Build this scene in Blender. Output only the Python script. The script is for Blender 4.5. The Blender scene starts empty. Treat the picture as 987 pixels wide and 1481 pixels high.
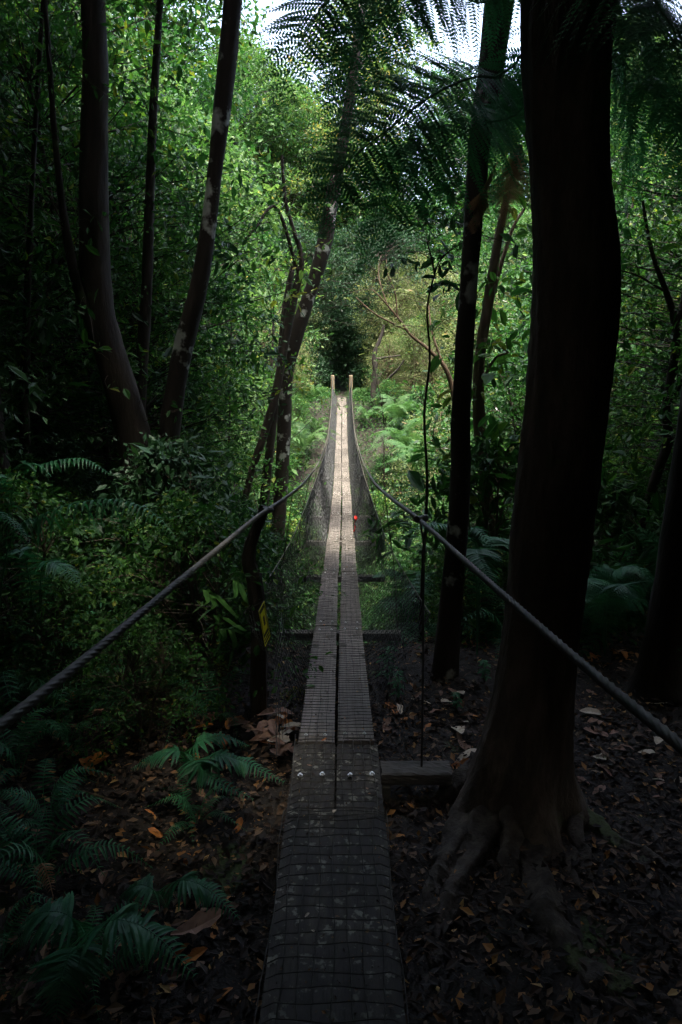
import bpy, math, random
import numpy as np
from mathutils import Vector, Matrix

# ------------------------------------------------------------------ camera / light / exposure
sc = bpy.context.scene
C = bpy.context.collection
R = math.radians
EYE = 1.6
FPX = 987.0                      # focal length in photo pixels (24 mm lens on a 36 mm tall frame)
HOR = 545.0                      # horizon row in the photo
PITCH = math.atan((740.5 - HOR) / FPX)
cd = bpy.data.cameras.new('camera'); cam = bpy.data.objects.new('camera', cd); C.objects.link(cam)
cd.sensor_fit = 'VERTICAL'; cd.sensor_height = 36.0; cd.lens = 36.0 * FPX / 1481.0
cd.clip_start = 0.05; cd.clip_end = 1000.0
cam.location = (0, 0, EYE); cam.rotation_euler = (math.pi / 2 - PITCH, 0, 0)
sc.camera = cam

SUN_EL, SUN_AZ = R(76), R(165)   # azimuth from +Y (bridge direction) towards +X
w = bpy.data.worlds.new('World'); sc.world = w; w.use_nodes = True
nt = w.node_tree; nt.nodes.clear()
sky = nt.nodes.new('ShaderNodeTexSky'); sky.sky_type = 'NISHITA'; sky.sun_disc = False
sky.sun_elevation = SUN_EL; sky.sun_rotation = SUN_AZ; sky.air_density = 1.0; sky.dust_density = 4.0
hsv = nt.nodes.new('ShaderNodeHueSaturation'); hsv.inputs['Saturation'].default_value = 0.8
bg = nt.nodes.new('ShaderNodeBackground'); bg.inputs['Strength'].default_value = 0.15
wo = nt.nodes.new('ShaderNodeOutputWorld')
nt.links.new(sky.outputs[0], hsv.inputs['Color']); nt.links.new(hsv.outputs[0], bg.inputs[0]); nt.links.new(bg.outputs[0], wo.inputs[0])
sd = bpy.data.lights.new('sun', 'SUN'); sun = bpy.data.objects.new('sun', sd); C.objects.link(sun)
sd.energy = 2.3; sd.angle = R(6); sd.color = (1.0, 0.93, 0.80)
sv = Vector((math.sin(SUN_AZ) * math.cos(SUN_EL), math.cos(SUN_AZ) * math.cos(SUN_EL), math.sin(SUN_EL)))
sun.rotation_euler = sv.to_track_quat('Z', 'Y').to_euler(); sun.location = (0, 0, 30)
sc.view_settings.view_transform = 'Standard'; sc.view_settings.look = 'None'
sc.view_settings.exposure = 2.8; sc.view_settings.gamma = 1.0; sc.view_settings.use_curve_mapping = False
sc.cycles.use_denoising = True; sc.cycles.use_adaptive_sampling = True; sc.cycles.adaptive_threshold = .04; sc.cycles.debug_use_spatial_splits = True
sc.cycles.max_bounces = 4; sc.cycles.diffuse_bounces = 3; sc.cycles.glossy_bounces = 2
sc.cycles.transmission_bounces = 4; sc.cycles.transparent_max_bounces = 4
sc.cycles.caustics_reflective = False; sc.cycles.caustics_refractive = False

# ------------------------------------------------------------------ pixel helpers
cp, sp = math.cos(PITCH), math.sin(PITCH)
FWD = np.array([0, cp, -sp]); UP = np.array([0, sp, cp]); RT = np.array([1.0, 0, 0]); CAM = np.array([0, 0, EYE])
def ray(px, py): return FWD + RT * ((px - 493.5) / FPX) - UP * ((py - 740.5) / FPX)
def P(px, py, d): return CAM + ray(px, py) * d                 # at axis depth d
def PY(px, py, y):                                             # on the vertical plane y
    r = ray(px, py); return CAM + r * (y / r[1])
def depth(p): return float(np.dot(np.asarray(p) - CAM, FWD))
rng = np.random.default_rng(11)
random.seed(5)

# ------------------------------------------------------------------ terrain height
def sstep(a, b, x):
    t = np.clip((x - a) / (b - a), 0, 1); return t * t * (3 - 2 * t)
def wob(x, y):
    return (0.5 * np.sin(x * 1.7 + 1.3 * np.sin(y * .9)) * np.sin(y * 1.3 + .7) + .3 * np.sin(x * 3.9 + y * 2.1 + 1) +
            .2 * np.sin(x * 7.7 - y * 6.3 + 2) + .12 * np.sin(x * 15 + 4 * np.sin(y * 5)))
def hgt(x, y):
    x = np.asarray(x, float); y = np.asarray(y, float)
    near = -.30 + .45 * sstep(-.7, -4.0, x) + .25 * sstep(2.2, 6, x) + .5 * sstep(-4, -9, x)
    edge = 4.3 + 2.2 * sstep(-1.2, -4, x) + 1.2 * sstep(1.5, 5, x)
    far = .70 + .035 * np.abs(x) + .17 * np.clip(y - 31, 0, 60) + .12 * np.clip(y - 38, 0, 60)
    bottom = -4.6 + .25 * np.clip(np.abs(x) - 4, 0, 14)
    a = sstep(edge, edge + 6.5, y); b = sstep(17.5, 26.6, y)
    z = near * (1 - a) + bottom * a
    z = z * (1 - b) + far * b
    amp = .045 + .12 * sstep(3.8, 7, y) + .06 * sstep(-1.2, -3, x)
    return z + wob(x, y) * amp
def gz(x, y): return float(hgt(x, y))
def PG(px, py):                                                # where the pixel's ray meets the ground
    r = ray(px, py); t = .5
    while t < 60:
        q = CAM + r * t
        if q[2] <= gz(q[0], q[1]): break
        t += .01
    return CAM + r * t

# ------------------------------------------------------------------ object helpers
def link(o, parent=None):
    C.objects.link(o)
    if parent is not None: o.parent = parent
    return o
def tag(o, label=None, cat=None, group=None, kind=None):
    if label: o['label'] = label
    if cat: o['category'] = cat
    if group: o['group'] = group
    if kind: o['kind'] = kind
    return o
def empty(name, loc=(0, 0, 0), rz=0, s=1.0):
    o = bpy.data.objects.new(name, None); o.empty_display_size = .1
    o.location = [float(v) for v in loc]; o.rotation_euler = (0, 0, rz); o.scale = (s, s, s)
    return link(o)
def copy_tree(o, parent=None):
    c = o.copy(); C.objects.link(c); c.parent = parent
    for ch in list(o.children): copy_tree(ch, c)
    return c
class MB:
    """collects vertices / faces (arrays) and turns them into one mesh"""
    def __init__(s): s.v = []; s.f3 = []; s.f4 = []; s.var = []; s.n = 0
    def add(s, v, f, var=0.5):
        v = np.asarray(v, float).reshape(-1, 3); f = np.asarray(f, int)
        if len(v) == 0: return
        (s.f4 if f.shape[1] == 4 else s.f3).append(f + s.n)
        s.v.append(v); s.var.append(np.broadcast_to(np.asarray(var, float), (len(v),)) if np.ndim(var) == 0 else np.asarray(var, float)); s.n += len(v)
    def box(s, x0, x1, y0, y1, z0, z1, var=.5):
        v = [(x, y, z) for x in (x0, x1) for y in (y0, y1) for z in (z0, z1)]
        s.add(v, [(0, 1, 3, 2), (4, 6, 7, 5), (0, 4, 5, 1), (2, 3, 7, 6), (0, 2, 6, 4), (1, 5, 7, 3)], var)
    def tube(s, path, rad, n=6, cap=True, lobes=0, lobe=0, twist=0, bump=0, var=.5):
        p = np.asarray(path, float); m = len(p); r = np.broadcast_to(np.asarray(rad, float), (m,)).copy()
        t = np.gradient(p, axis=0); t /= np.linalg.norm(t, axis=1)[:, None] + 1e-12
        ref = np.array([0, 0, 1.0]) if abs(t[0, 2]) < .9 else np.array([0, 1.0, 0])
        a = np.zeros((m, 3)); b = np.zeros((m, 3)); u = np.cross(ref, t[0]); u /= np.linalg.norm(u)
        for i in range(m):
            u = u - t[i] * np.dot(u, t[i]); u /= np.linalg.norm(u) + 1e-12
            a[i] = u; b[i] = np.cross(t[i], u)
        ang = np.linspace(0, 2 * math.pi, n, endpoint=False)
        seg = np.concatenate([[0], np.cumsum(np.linalg.norm(np.diff(p, axis=0), axis=1))])
        A = ang[None, :] + (twist * seg)[:, None]
        rr = r[:, None] * (1 + lobe * np.cos(lobes * ang)[None, :])
        if bump: rr = rr * (1 + bump * rng.normal(size=rr.shape))
        v = p[:, None, :] + rr[..., None] * (np.cos(A)[..., None] * a[:, None, :] + np.sin(A)[..., None] * b[:, None, :])
        i, j = np.meshgrid(np.arange(m - 1), np.arange(n), indexing='ij'); k = (j + 1) % n
        f = np.stack([i * n + j, i * n + k, (i + 1) * n + k, (i + 1) * n + j], -1).reshape(-1, 4)
        s.add(v.reshape(-1, 3), f, var)
        if cap:
            vv = v.reshape(-1, 3); base = np.arange(n)
            for e, q in ((0, p[0]), (m - 1, p[-1])):
                ring = vv[e * n:(e + 1) * n]
                s.add(np.vstack([ring, q]), np.stack([base, (base + 1) % n, np.full(n, n)], -1), var)
    def leaves(s, c, a, nrm, L, W, var, fold=.15, fine=False):
        """leaf blades: base c, direction a, face normal nrm"""
        a = a / (np.linalg.norm(a, axis=1)[:, None] + 1e-9)
        sd_ = np.cross(nrm, a); sd_ /= np.linalg.norm(sd_, axis=1)[:, None] + 1e-9
        nn = np.cross(a, sd_); L = np.asarray(L)[:, None]; W = np.asarray(W)[:, None] * .5; N = len(c)
        if fine:
            vs = [c, c + a * L * .3 + sd_ * W * .85 + nn * W * fold, c + a * L * .68 + sd_ * W * .8 + nn * W * fold, c + a * L - nn * L * .12,
                  c + a * L * .68 - sd_ * W * .8 + nn * W * fold, c + a * L * .3 - sd_ * W * .85 + nn * W * fold]
            v = np.stack(vs, 1).reshape(-1, 3); o = np.arange(N)[:, None] * 6
            f = np.concatenate([o + np.array([0, 3, 2, 1]), o + np.array([0, 5, 4, 3])]); s.add(v, f, np.repeat(var, 6))
        else:
            vs = [c, c + a * L * .45 + sd_ * W + nn * W * fold, c + a * L, c + a * L * .45 - sd_ * W + nn * W * fold]
            v = np.stack(vs, 1).reshape(-1, 3); o = np.arange(N)[:, None] * 4
            f = np.concatenate([o + np.array([0, 2, 1]), o + np.array([0, 3, 2])]); s.add(v, f, np.repeat(var, 4))
    def mesh(s, name, mat, smooth=False):
        me = bpy.data.meshes.new(name); v = np.concatenate(s.v); me.vertices.add(len(v)); me.vertices.foreach_set('co', v.ravel())
        f3 = np.concatenate(s.f3) if s.f3 else np.zeros((0, 3), int); f4 = np.concatenate(s.f4) if s.f4 else np.zeros((0, 4), int)
        lv = np.concatenate([f3.ravel(), f4.ravel()]); tot = np.concatenate([np.full(len(f3), 3), np.full(len(f4), 4)])
        me.loops.add(len(lv)); me.loops.foreach_set('vertex_index', lv.astype(np.int32))
        me.polygons.add(len(tot)); st = np.concatenate([[0], np.cumsum(tot)[:-1]]); me.polygons.foreach_set('loop_start', st.astype(np.int32))
        at = me.attributes.new('var', 'FLOAT', 'POINT'); at.data.foreach_set('value', np.concatenate(s.var).astype(np.float32))
        me.polygons.foreach_set('use_smooth', np.full(len(tot), bool(smooth)))
        me.update(calc_edges=True); me.materials.append(mat)
        return me
    def obj(s, name, mat, parent=None, smooth=False):
        return link(bpy.data.objects.new(name, s.mesh(name, mat, smooth)), parent)
def inst(name, me, parent=None, loc=(0, 0, 0), rot=(0, 0, 0), scale=(1, 1, 1)):
    o = bpy.data.objects.new(name, me); o.location = [float(v) for v in loc]; o.rotation_euler = rot; o.scale = scale
    return link(o, parent)
def spline(pts, n):
    """Catmull-Rom through the points (any dimension)"""
    p = np.asarray(pts, float); p = np.vstack([2 * p[0] - p[1], p, 2 * p[-1] - p[-2]]); m = len(p) - 3
    out = []
    for u in np.linspace(0, m - 1e-6, n):
        i = int(u); t = u - i; a, b, c, d = p[i:i + 4]
        out.append(.5 * ((2 * b) + (-a + c) * t + (2 * a - 5 * b + 4 * c - d) * t * t + (-a + 3 * b - 3 * c + d) * t ** 3))
    return np.array(out)

# ------------------------------------------------------------------ materials
def mat_new(name):
    m = bpy.data.materials.new(name); m.use_nodes = True; m.node_tree.nodes.clear(); return m, m.node_tree
def nd(t, typ, **kw):
    n = t.nodes.new(typ)
    for k, v in kw.items():
        if k in n.inputs: n.inputs[k].default_value = v
        else: setattr(n, k, v)
    return n
def ramp(t, stops, fac):
    r = t.nodes.new('ShaderNodeValToRGB'); e = r.color_ramp.elements
    while len(e) < len(stops): e.new(.5)
    for el, (p, c) in zip(e, stops): el.position = p; el.color = (*c, 1)
    t.links.new(fac, r.inputs[0]); return r.outputs[0]
def leaf_mat(name, stops, trans=.35, rough=.5, spec=.35):
    """stops: colours over the per-leaf / per-plant random value; thin blades let some light through"""
    m, t = mat_new(name); L = t.links
    at = nd(t, 'ShaderNodeAttribute', attribute_name='var'); oi = t.nodes.new('ShaderNodeObjectInfo')
    mx = nd(t, 'ShaderNodeMath', operation='MULTIPLY_ADD'); L.new(oi.outputs['Random'], mx.inputs[0]); mx.inputs[1].default_value = .35; L.new(at.outputs['Fac'], mx.inputs[2])
    sb = nd(t, 'ShaderNodeMath', operation='SUBTRACT'); L.new(mx.outputs[0], sb.inputs[0]); sb.inputs[1].default_value = .175
    col = ramp(t, stops, sb.outputs[0])
    b = nd(t, 'ShaderNodeBsdfPrincipled', Roughness=rough); b.inputs['Specular IOR Level'].default_value = spec; L.new(col, b.inputs['Base Color'])
    tr = t.nodes.new('ShaderNodeBsdfTranslucent'); br = nd(t, 'ShaderNodeMix', data_type='RGBA', blend_type='MULTIPLY'); br.inputs[0].default_value = 1
    L.new(col, br.inputs[6]); br.inputs[7].default_value = (1.15, 1.3, .8, 1); L.new(br.outputs[2], tr.inputs[0])
    mi = nd(t, 'ShaderNodeMixShader'); mi.inputs[0].default_value = trans; L.new(b.outputs[0], mi.inputs[1]); L.new(tr.outputs[0], mi.inputs[2])
    o = t.nodes.new('ShaderNodeOutputMaterial'); L.new(mi.outputs[0], o.inputs[0]); return m
def rough_mat(name, stops, scale=8, rough=.85, bump=.4, dist=.01, stretch=(1, 1, 1), spots=None, spec=.3, detail=6, spotscale=5, spotlo=.62, objvar=0):
    m, t = mat_new(name); L = t.links
    tc = t.nodes.new('ShaderNodeTexCoord'); mp = nd(t, 'ShaderNodeMapping'); mp.inputs['Scale'].default_value = stretch; L.new(tc.outputs['Object'], mp.inputs[0])
    n = nd(t, 'ShaderNodeTexNoise', Scale=scale, Detail=detail, Roughness=.65); L.new(mp.outputs[0], n.inputs[0])
    col = ramp(t, stops, n.outputs['Fac'])
    if spots:
        n2 = nd(t, 'ShaderNodeTexNoise', Scale=spotscale, Detail=4, Roughness=.6); L.new(tc.outputs['Object'], n2.inputs[0])
        k = ramp(t, [(spotlo, (0, 0, 0)), (spotlo + .06, (1, 1, 1))], n2.outputs['Fac'])
        mx = nd(t, 'ShaderNodeMix', data_type='RGBA'); L.new(k, mx.inputs[0]); L.new(col, mx.inputs[6]); mx.inputs[7].default_value = (*spots, 1); col = mx.outputs[2]
    if objvar:
        oi = t.nodes.new('ShaderNodeObjectInfo'); mr = nd(t, 'ShaderNodeMapRange'); mr.inputs[3].default_value = 1 - objvar; mr.inputs[4].default_value = 1 + objvar; L.new(oi.outputs['Random'], mr.inputs[0])
        n3 = nd(t, 'ShaderNodeTexNoise', Scale=2.6, Detail=3); L.new(tc.outputs['Object'], n3.inputs[0]); ad = nd(t, 'ShaderNodeVectorMath', operation='ADD'); L.new(tc.outputs['Object'], ad.inputs[0]); L.new(oi.outputs['Random'], ad.inputs[1]); L.new(ad.outputs[0], n3.inputs[0])
        m2 = nd(t, 'ShaderNodeMapRange'); m2.inputs[1].default_value = .3; m2.inputs[2].default_value = .7; m2.inputs[3].default_value = .6; m2.inputs[4].default_value = 1.25; L.new(n3.outputs['Fac'], m2.inputs[0])
        mm = nd(t, 'ShaderNodeMath', operation='MULTIPLY'); L.new(mr.outputs[0], mm.inputs[0]); L.new(m2.outputs[0], mm.inputs[1])
        vm = nd(t, 'ShaderNodeVectorMath', operation='SCALE'); L.new(col, vm.inputs[0]); L.new(mm.outputs[0], vm.inputs['Scale']); col = vm.outputs[0]
    b = nd(t, 'ShaderNodeBsdfPrincipled', Roughness=rough); b.inputs['Specular IOR Level'].default_value = spec; L.new(col, b.inputs['Base Color'])
    bp = nd(t, 'ShaderNodeBump', Strength=bump, Distance=dist); L.new(n.outputs['Fac'], bp.inputs['Height']); L.new(bp.outputs[0], b.inputs['Normal'])
    o = t.nodes.new('ShaderNodeOutputMaterial'); L.new(b.outputs[0], o.inputs[0]); return m
def var_mat(name, stops, rough=.7, spec=.3):
    m, t = mat_new(name); L = t.links
    at = nd(t, 'ShaderNodeAttribute', attribute_name='var'); col = ramp(t, stops, at.outputs['Fac'])
    b = nd(t, 'ShaderNodeBsdfPrincipled', Roughness=rough); b.inputs['Specular IOR Level'].default_value = spec; L.new(col, b.inputs['Base Color'])
    o = t.nodes.new('ShaderNodeOutputMaterial'); L.new(b.outputs[0], o.inputs[0]); return m

M = {}
M['leaf_mid'] = leaf_mat('leaf_mid', [(.0, (.012, .045, .014)), (.45, (.028, .092, .022)), (.8, (.06, .145, .024)), (.97, (.15, .17, .022))], spec=.22)
M['leaf_bright'] = leaf_mat('leaf_bright', [(.0, (.03, .078, .026)), (.5, (.066, .135, .04)), (.85, (.125, .19, .055)), (.98, (.22, .18, .05))], trans=.42, spec=.2)
M['leaf_olive'] = leaf_mat('leaf_olive', [(.0, (.06, .09, .035)), (.5, (.14, .17, .07)), (.85, (.21, .22, .10)), (.98, (.30, .22, .12))], trans=.4, spec=.2)
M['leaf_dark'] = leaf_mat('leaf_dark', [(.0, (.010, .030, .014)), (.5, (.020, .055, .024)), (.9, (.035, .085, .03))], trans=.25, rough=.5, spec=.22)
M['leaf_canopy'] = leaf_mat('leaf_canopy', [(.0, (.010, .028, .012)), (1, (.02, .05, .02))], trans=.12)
M['fern'] = leaf_mat('fern', [(.0, (.014, .07, .034)), (.5, (.025, .125, .055)), (.95, (.05, .17, .07))], trans=.35)
M['fern_pale'] = leaf_mat('fern_pale', [(.0, (.035, .095, .03)), (.5, (.065, .145, .05)), (.95, (.12, .19, .07))], trans=.4, spec=.2)
M['treefern'] = leaf_mat('treefern', [(.0, (.018, .08, .04)), (.5, (.03, .13, .06)), (.95, (.055, .175, .075))], trans=.55, spec=.12)
M['dead_frond'] = leaf_mat('dead_frond', [(.0, (.14, .07, .04)), (.6, (.26, .14, .08)), (1, (.36, .22, .13))], trans=.3, rough=.8)
M['litter'] = var_mat('litter', [(.0, (.014, .011, .009)), (.35, (.034, .023, .016)), (.6, (.07, .042, .024)), (.8, (.13, .085, .05)), (.93, (.26, .12, .03)), (1, (.32, .21, .08))], rough=.75)
M['orange_leaf'] = rough_mat('orange_leaf', [(.3, (.22, .07, .015)), (.7, (.42, .16, .035))], scale=30, rough=.6)
M['pale_leaf'] = rough_mat('pale_leaf', [(.3, (.30, .24, .17)), (.7, (.52, .45, .34))], scale=30, rough=.65)
M['brown_leaf'] = rough_mat('brown_leaf', [(.3, (.13, .07, .045)), (.7, (.27, .16, .11))], scale=30, rough=.65)
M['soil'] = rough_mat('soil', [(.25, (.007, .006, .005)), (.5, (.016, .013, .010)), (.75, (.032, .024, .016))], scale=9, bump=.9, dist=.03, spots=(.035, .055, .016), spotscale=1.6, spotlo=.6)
M['bark'] = rough_mat('bark', [(.25, (.010, .008, .0065)), (.55, (.027, .021, .016)), (.8, (.058, .046, .036))], scale=9, bump=.9, dist=.02, stretch=(1, 1, .22), spots=(.05, .075, .025), spotscale=2.2, spotlo=.66)
M['bark_lichen'] = rough_mat('bark_lichen', [(.25, (.025, .020, .016)), (.55, (.024, .019, .015)), (.8, (.048, .038, .03))], scale=14, bump=.8, dist=.015, stretch=(1, 1, .3), spots=(.40, .42, .38), spotscale=3.6, spotlo=.57)
M['bark_brown'] = rough_mat('bark_brown', [(.25, (.05, .035, .025)), (.55, (.11, .075, .048)), (.8, (.17, .125, .085))], scale=14, bump=.7, dist=.012, stretch=(1, 1, .3), spots=(.10, .12, .04), spotscale=3, spotlo=.62)
M['twig'] = rough_mat('twig', [(.3, (.035, .026, .02)), (.7, (.09, .07, .05))], scale=20, bump=.3)
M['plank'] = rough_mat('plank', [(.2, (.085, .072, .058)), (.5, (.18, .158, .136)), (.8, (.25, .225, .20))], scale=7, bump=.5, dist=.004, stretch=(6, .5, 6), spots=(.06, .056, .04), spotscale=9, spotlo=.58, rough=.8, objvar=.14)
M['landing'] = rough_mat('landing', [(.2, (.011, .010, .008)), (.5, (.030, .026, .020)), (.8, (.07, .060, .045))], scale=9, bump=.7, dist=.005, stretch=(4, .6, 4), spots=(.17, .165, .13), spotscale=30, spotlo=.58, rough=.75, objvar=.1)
M['timber'] = rough_mat('timber', [(.2, (.045, .042, .036)), (.5, (.085, .08, .07)), (.8, (.13, .12, .10))], scale=9, bump=.5, dist=.005, stretch=(1, 5, 5), rough=.85)
M['post_wood'] = rough_mat('post_wood', [(.2, (.12, .09, .06)), (.5, (.2, .155, .10)), (.8, (.26, .21, .14))], scale=9, bump=.5, dist=.005, stretch=(5, 5, .6))
def metal(name, col, rough=.5, met=.7):
    m, t = mat_new(name); L = t.links
    tc = t.nodes.new('ShaderNodeTexCoord'); n = nd(t, 'ShaderNodeTexNoise', Scale=40, Detail=4); L.new(tc.outputs['Object'], n.inputs[0])
    c = ramp(t, [(.3, tuple(v * .55 for v in col)), (.7, col)], n.outputs['Fac'])
    b = nd(t, 'ShaderNodeBsdfPrincipled', Roughness=rough, Metallic=met); L.new(c, b.inputs['Base Color'])
    o = t.nodes.new('ShaderNodeOutputMaterial'); L.new(b.outputs[0], o.inputs[0]); return m
M['cable'] = metal('cable', (.13, .12, .10), .65, .4)
M['wire'] = metal('wire', (.075, .07, .062), .7, .4)
M['net'] = metal('net', (.065, .068, .07), .75, .3)
M['bolt'] = metal('bolt', (.85, .85, .83), .3, .6)
M['yellow'] = rough_mat('yellow', [(.3, (.52, .50, .02)), (.7, (.72, .70, .03))], scale=30, bump=.05, rough=.5)
M['black'] = rough_mat('black', [(.3, (.012, .012, .010)), (.7, (.03, .03, .025))], scale=30, bump=.05, rough=.5)
M['red'] = rough_mat('red', [(.3, (.30, .010, .006)), (.7, (.45, .018, .010))], scale=30, bump=.1, rough=.5)
M['root_bark'] = rough_mat('root_bark', [(.25, (.02, .017, .014)), (.5, (.05, .042, .034)), (.75, (.10, .085, .07))], scale=16, bump=1.0, dist=.02, spots=(.05, .065, .025), spotscale=4, spotlo=.6)
M['bark_broad'] = rough_mat('bark_broad', [(.25, (.025, .02, .016)), (.5, (.07, .054, .042)), (.75, (.15, .12, .095))], scale=11, bump=1.0, dist=.03, stretch=(1, 1, .25), spots=(.06, .085, .035), spotscale=3, spotlo=.62)
M['moss'] = leaf_mat('moss', [(.0, (.04, .06, .01)), (.5, (.10, .13, .02)), (1, (.2, .2, .03))], trans=.2)

# ------------------------------------------------------------------ ground
def axis(lo, hi, a, b, fine, n):
    l = a - (a - lo) * (np.linspace(1, 0, n, endpoint=False) ** 2.2); r = b + (hi - b) * (np.linspace(0, 1, n + 1)[1:] ** 2.2)
    return np.concatenate([l, np.arange(a, b, fine), r])
gx = axis(-150, 150, -5, 6, .07, 40); gy = axis(-60, 220, -.5, 9, .07, 60)
X, Y = np.meshgrid(gx, gy); Z = hgt(X, Y) + .02 * np.sin(X * 23 + 3 * np.sin(Y * 17)) * np.sin(Y * 29)
g = MB(); nx = len(gx); ii, jj = np.meshgrid(np.arange(len(gy) - 1), np.arange(nx - 1), indexing='ij')
g.add(np.stack([X, Y, Z], -1).reshape(-1, 3), np.stack([ii * nx + jj, ii * nx + jj + 1, (ii + 1) * nx + jj + 1, (ii + 1) * nx + jj], -1).reshape(-1, 4))
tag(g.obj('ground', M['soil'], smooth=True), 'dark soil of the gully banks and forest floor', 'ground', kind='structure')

# ------------------------------------------------------------------ the bridge
W = .36
meas = [(1481, 205), (1185, 140), (1068, 116), (905, 70), (830, 53), (783, 38), (745, 30), (717.6, 26), (693, 23.4), (671, 20.4), (652, 18.4), (633.5, 16.7), (617, 15.2), (597, 13.9), (575, 13.1)]
JD = [1.75, 2.55, 3.05, 5.05, 7.0, 9.0, 11.0, 13.0, 15.0, 17.0, 19.0, 21.0, 23.0, 25.0, 26.9]
deck_pts = []
for (py, _), d in zip(meas, JD): deck_pts.append(P(494.5, py, d))
deck_pts = np.array(deck_pts); deck_pts[0][2] = deck_pts[1][2] = deck_pts[2][2] = 0
# smooth the sag
for _ in range(3):
    z = deck_pts[:, 2].copy(); deck_pts[4:-1, 2] = .25 * z[3:-2] + .5 * z[4:-1] + .25 * z[5:]
deck_pts[:, 0] = np.interp(deck_pts[:, 1], [0, 3, 6, 12, 20, 27], [-.022, -.022, -.015, .01, .02, .03])
def deck(y): return np.interp(y, deck_pts[:, 1], deck_pts[:, 0]), np.interp(y, deck_pts[:, 1], deck_pts[:, 2])
yend = deck_pts[-1, 1]; ystart = deck_pts[2, 1]
print('DECK', deck_pts.round(2).tolist())
br = empty('suspension_bridge', (0, ystart, 0))
tag(br, 'narrow swing footbridge of two plank rows with wire mesh sides crossing the gully', 'bridge')
BO = np.array([0, ystart, 0])
def bpath(p): return np.asarray(p, float) - BO
# planks
def plank_mesh(wd, th, seed):
    b = MB(); r = np.random.default_rng(seed); n = 9; m = 5
    xs = np.linspace(-wd / 2, wd / 2, m); ys = np.linspace(0, 1, n)
    XX, YY = np.meshgrid(xs, ys); ZZ = r.normal(size=XX.shape) * .0012 - .003 * (np.abs(XX) / (wd / 2)) ** 4
    XX = XX + (np.abs(XX) > wd * .49) * r.normal(size=XX.shape) * .0012
    top = np.stack([XX, YY, ZZ], -1).reshape(-1, 3); bot = top.copy(); bot[:, 2] = -th
    i, j = np.meshgrid(np.arange(n - 1), np.arange(m - 1), indexing='ij'); q = np.stack([i * m + j, i * m + j + 1, (i + 1) * m + j + 1, (i + 1) * m + j], -1).reshape(-1, 4)
    K = n * m; F = [q, q[:, ::-1] + K]
    ring = [j for j in range(m)] + [i * m + m - 1 for i in range(1, n)] + [(n - 1) * m + j for j in range(m - 2, -1, -1)] + [i * m for i in range(n - 2, 0, -1)]
    ring = np.array(ring); nx_ = np.roll(ring, -1); F.append(np.stack([ring, ring + K, nx_ + K, nx_], -1))
    b.add(np.vstack([top, bot]), np.concatenate(F)); return b.mesh('deck_plank', M['plank'])
def grid_mesh(wd, ln, cell, seed, rad=.0016, jit=.004):
    b = MB(); r = np.random.default_rng(seed)
    for x in np.arange(-wd / 2 + .006, wd / 2, cell):
        n = 14; ys = np.linspace(-.02, ln + .02, n); p = np.stack([x + r.normal(size=n) * jit * .5, ys, .004 + np.abs(r.normal(size=n)) * jit * .6], -1); b.tube(p, rad, 3, False)
    for y in np.arange(0, ln, cell * .95):
        n = 4; xs = np.linspace(-wd / 2 - .004, wd / 2 + .004, n); p = np.stack([xs, y + r.normal(size=n) * jit * .5, .0075 + np.abs(r.normal(size=n)) * jit * .6], -1); b.tube(p, rad, 3, False)
    return b.mesh('wire_mesh', M['wire'])
PW = .163
pm = [plank_mesh(PW, .04, k) for k in range(4)]; gm = [grid_mesh(PW, 1.0, .04 / 1.97, 20 + k, .0016, .003) for k in range(2)]
# grid mesh is built at unit length: rebuild in metres for shared spans
gm = [grid_mesh(PW, 1.97, .04, 20 + k) for k in range(3)]
bm_ = MB(); an = np.linspace(0, 2 * math.pi, 9)[:-1]
for r0, r1, z0, z1 in ((.0085, .0085, 0, .003), (.0055, .004, .003, .008)):
    bm_.tube([(0, 0, z0), (0, 0, z1)], [r0, r1], 8)
boltm = bm_.mesh('bolt', M['bolt'])
for i in range(2, len(deck_pts) - 1):
    a, b = deck_pts[i], deck_pts[i + 1]; d = b - a; ln = np.linalg.norm(d); dn = d / ln
    rx = math.asin(dn[2]); rz = -math.atan2(dn[0], dn[1])
    for sgn in (-1, 1):
        o = inst('deck_plank', pm[(i * 2 + (sgn > 0)) % 4], br)
        gap = .020 + .005 * math.sin(i * 2.3)
        o.location = bpath(a + np.array([sgn * (PW / 2 + gap / 2), .006, .004 * math.sin(i * 3 + sgn)])); o.rotation_euler = (rx, .012 * math.sin(i * 5 + sgn * 2), rz + .004 * math.sin(i * 7.1 + sgn)); o.scale = (1, ln - .012, 1)
        k = inst('wire_mesh', gm[(i + (sgn > 0)) % 3], o, scale=(1, 1 / 1.97, 1))
        if i < 8:
            for yy in (.05, ln - .12) if i > 2 else (.045, .07 + ln - .2):
                for xx in (-.045, .042):
                    inst('bolt', boltm, o, loc=(xx + .004 * math.sin(i * 9 + yy), yy / ln, .0105), scale=(1, 1 / ln, 1))
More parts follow.
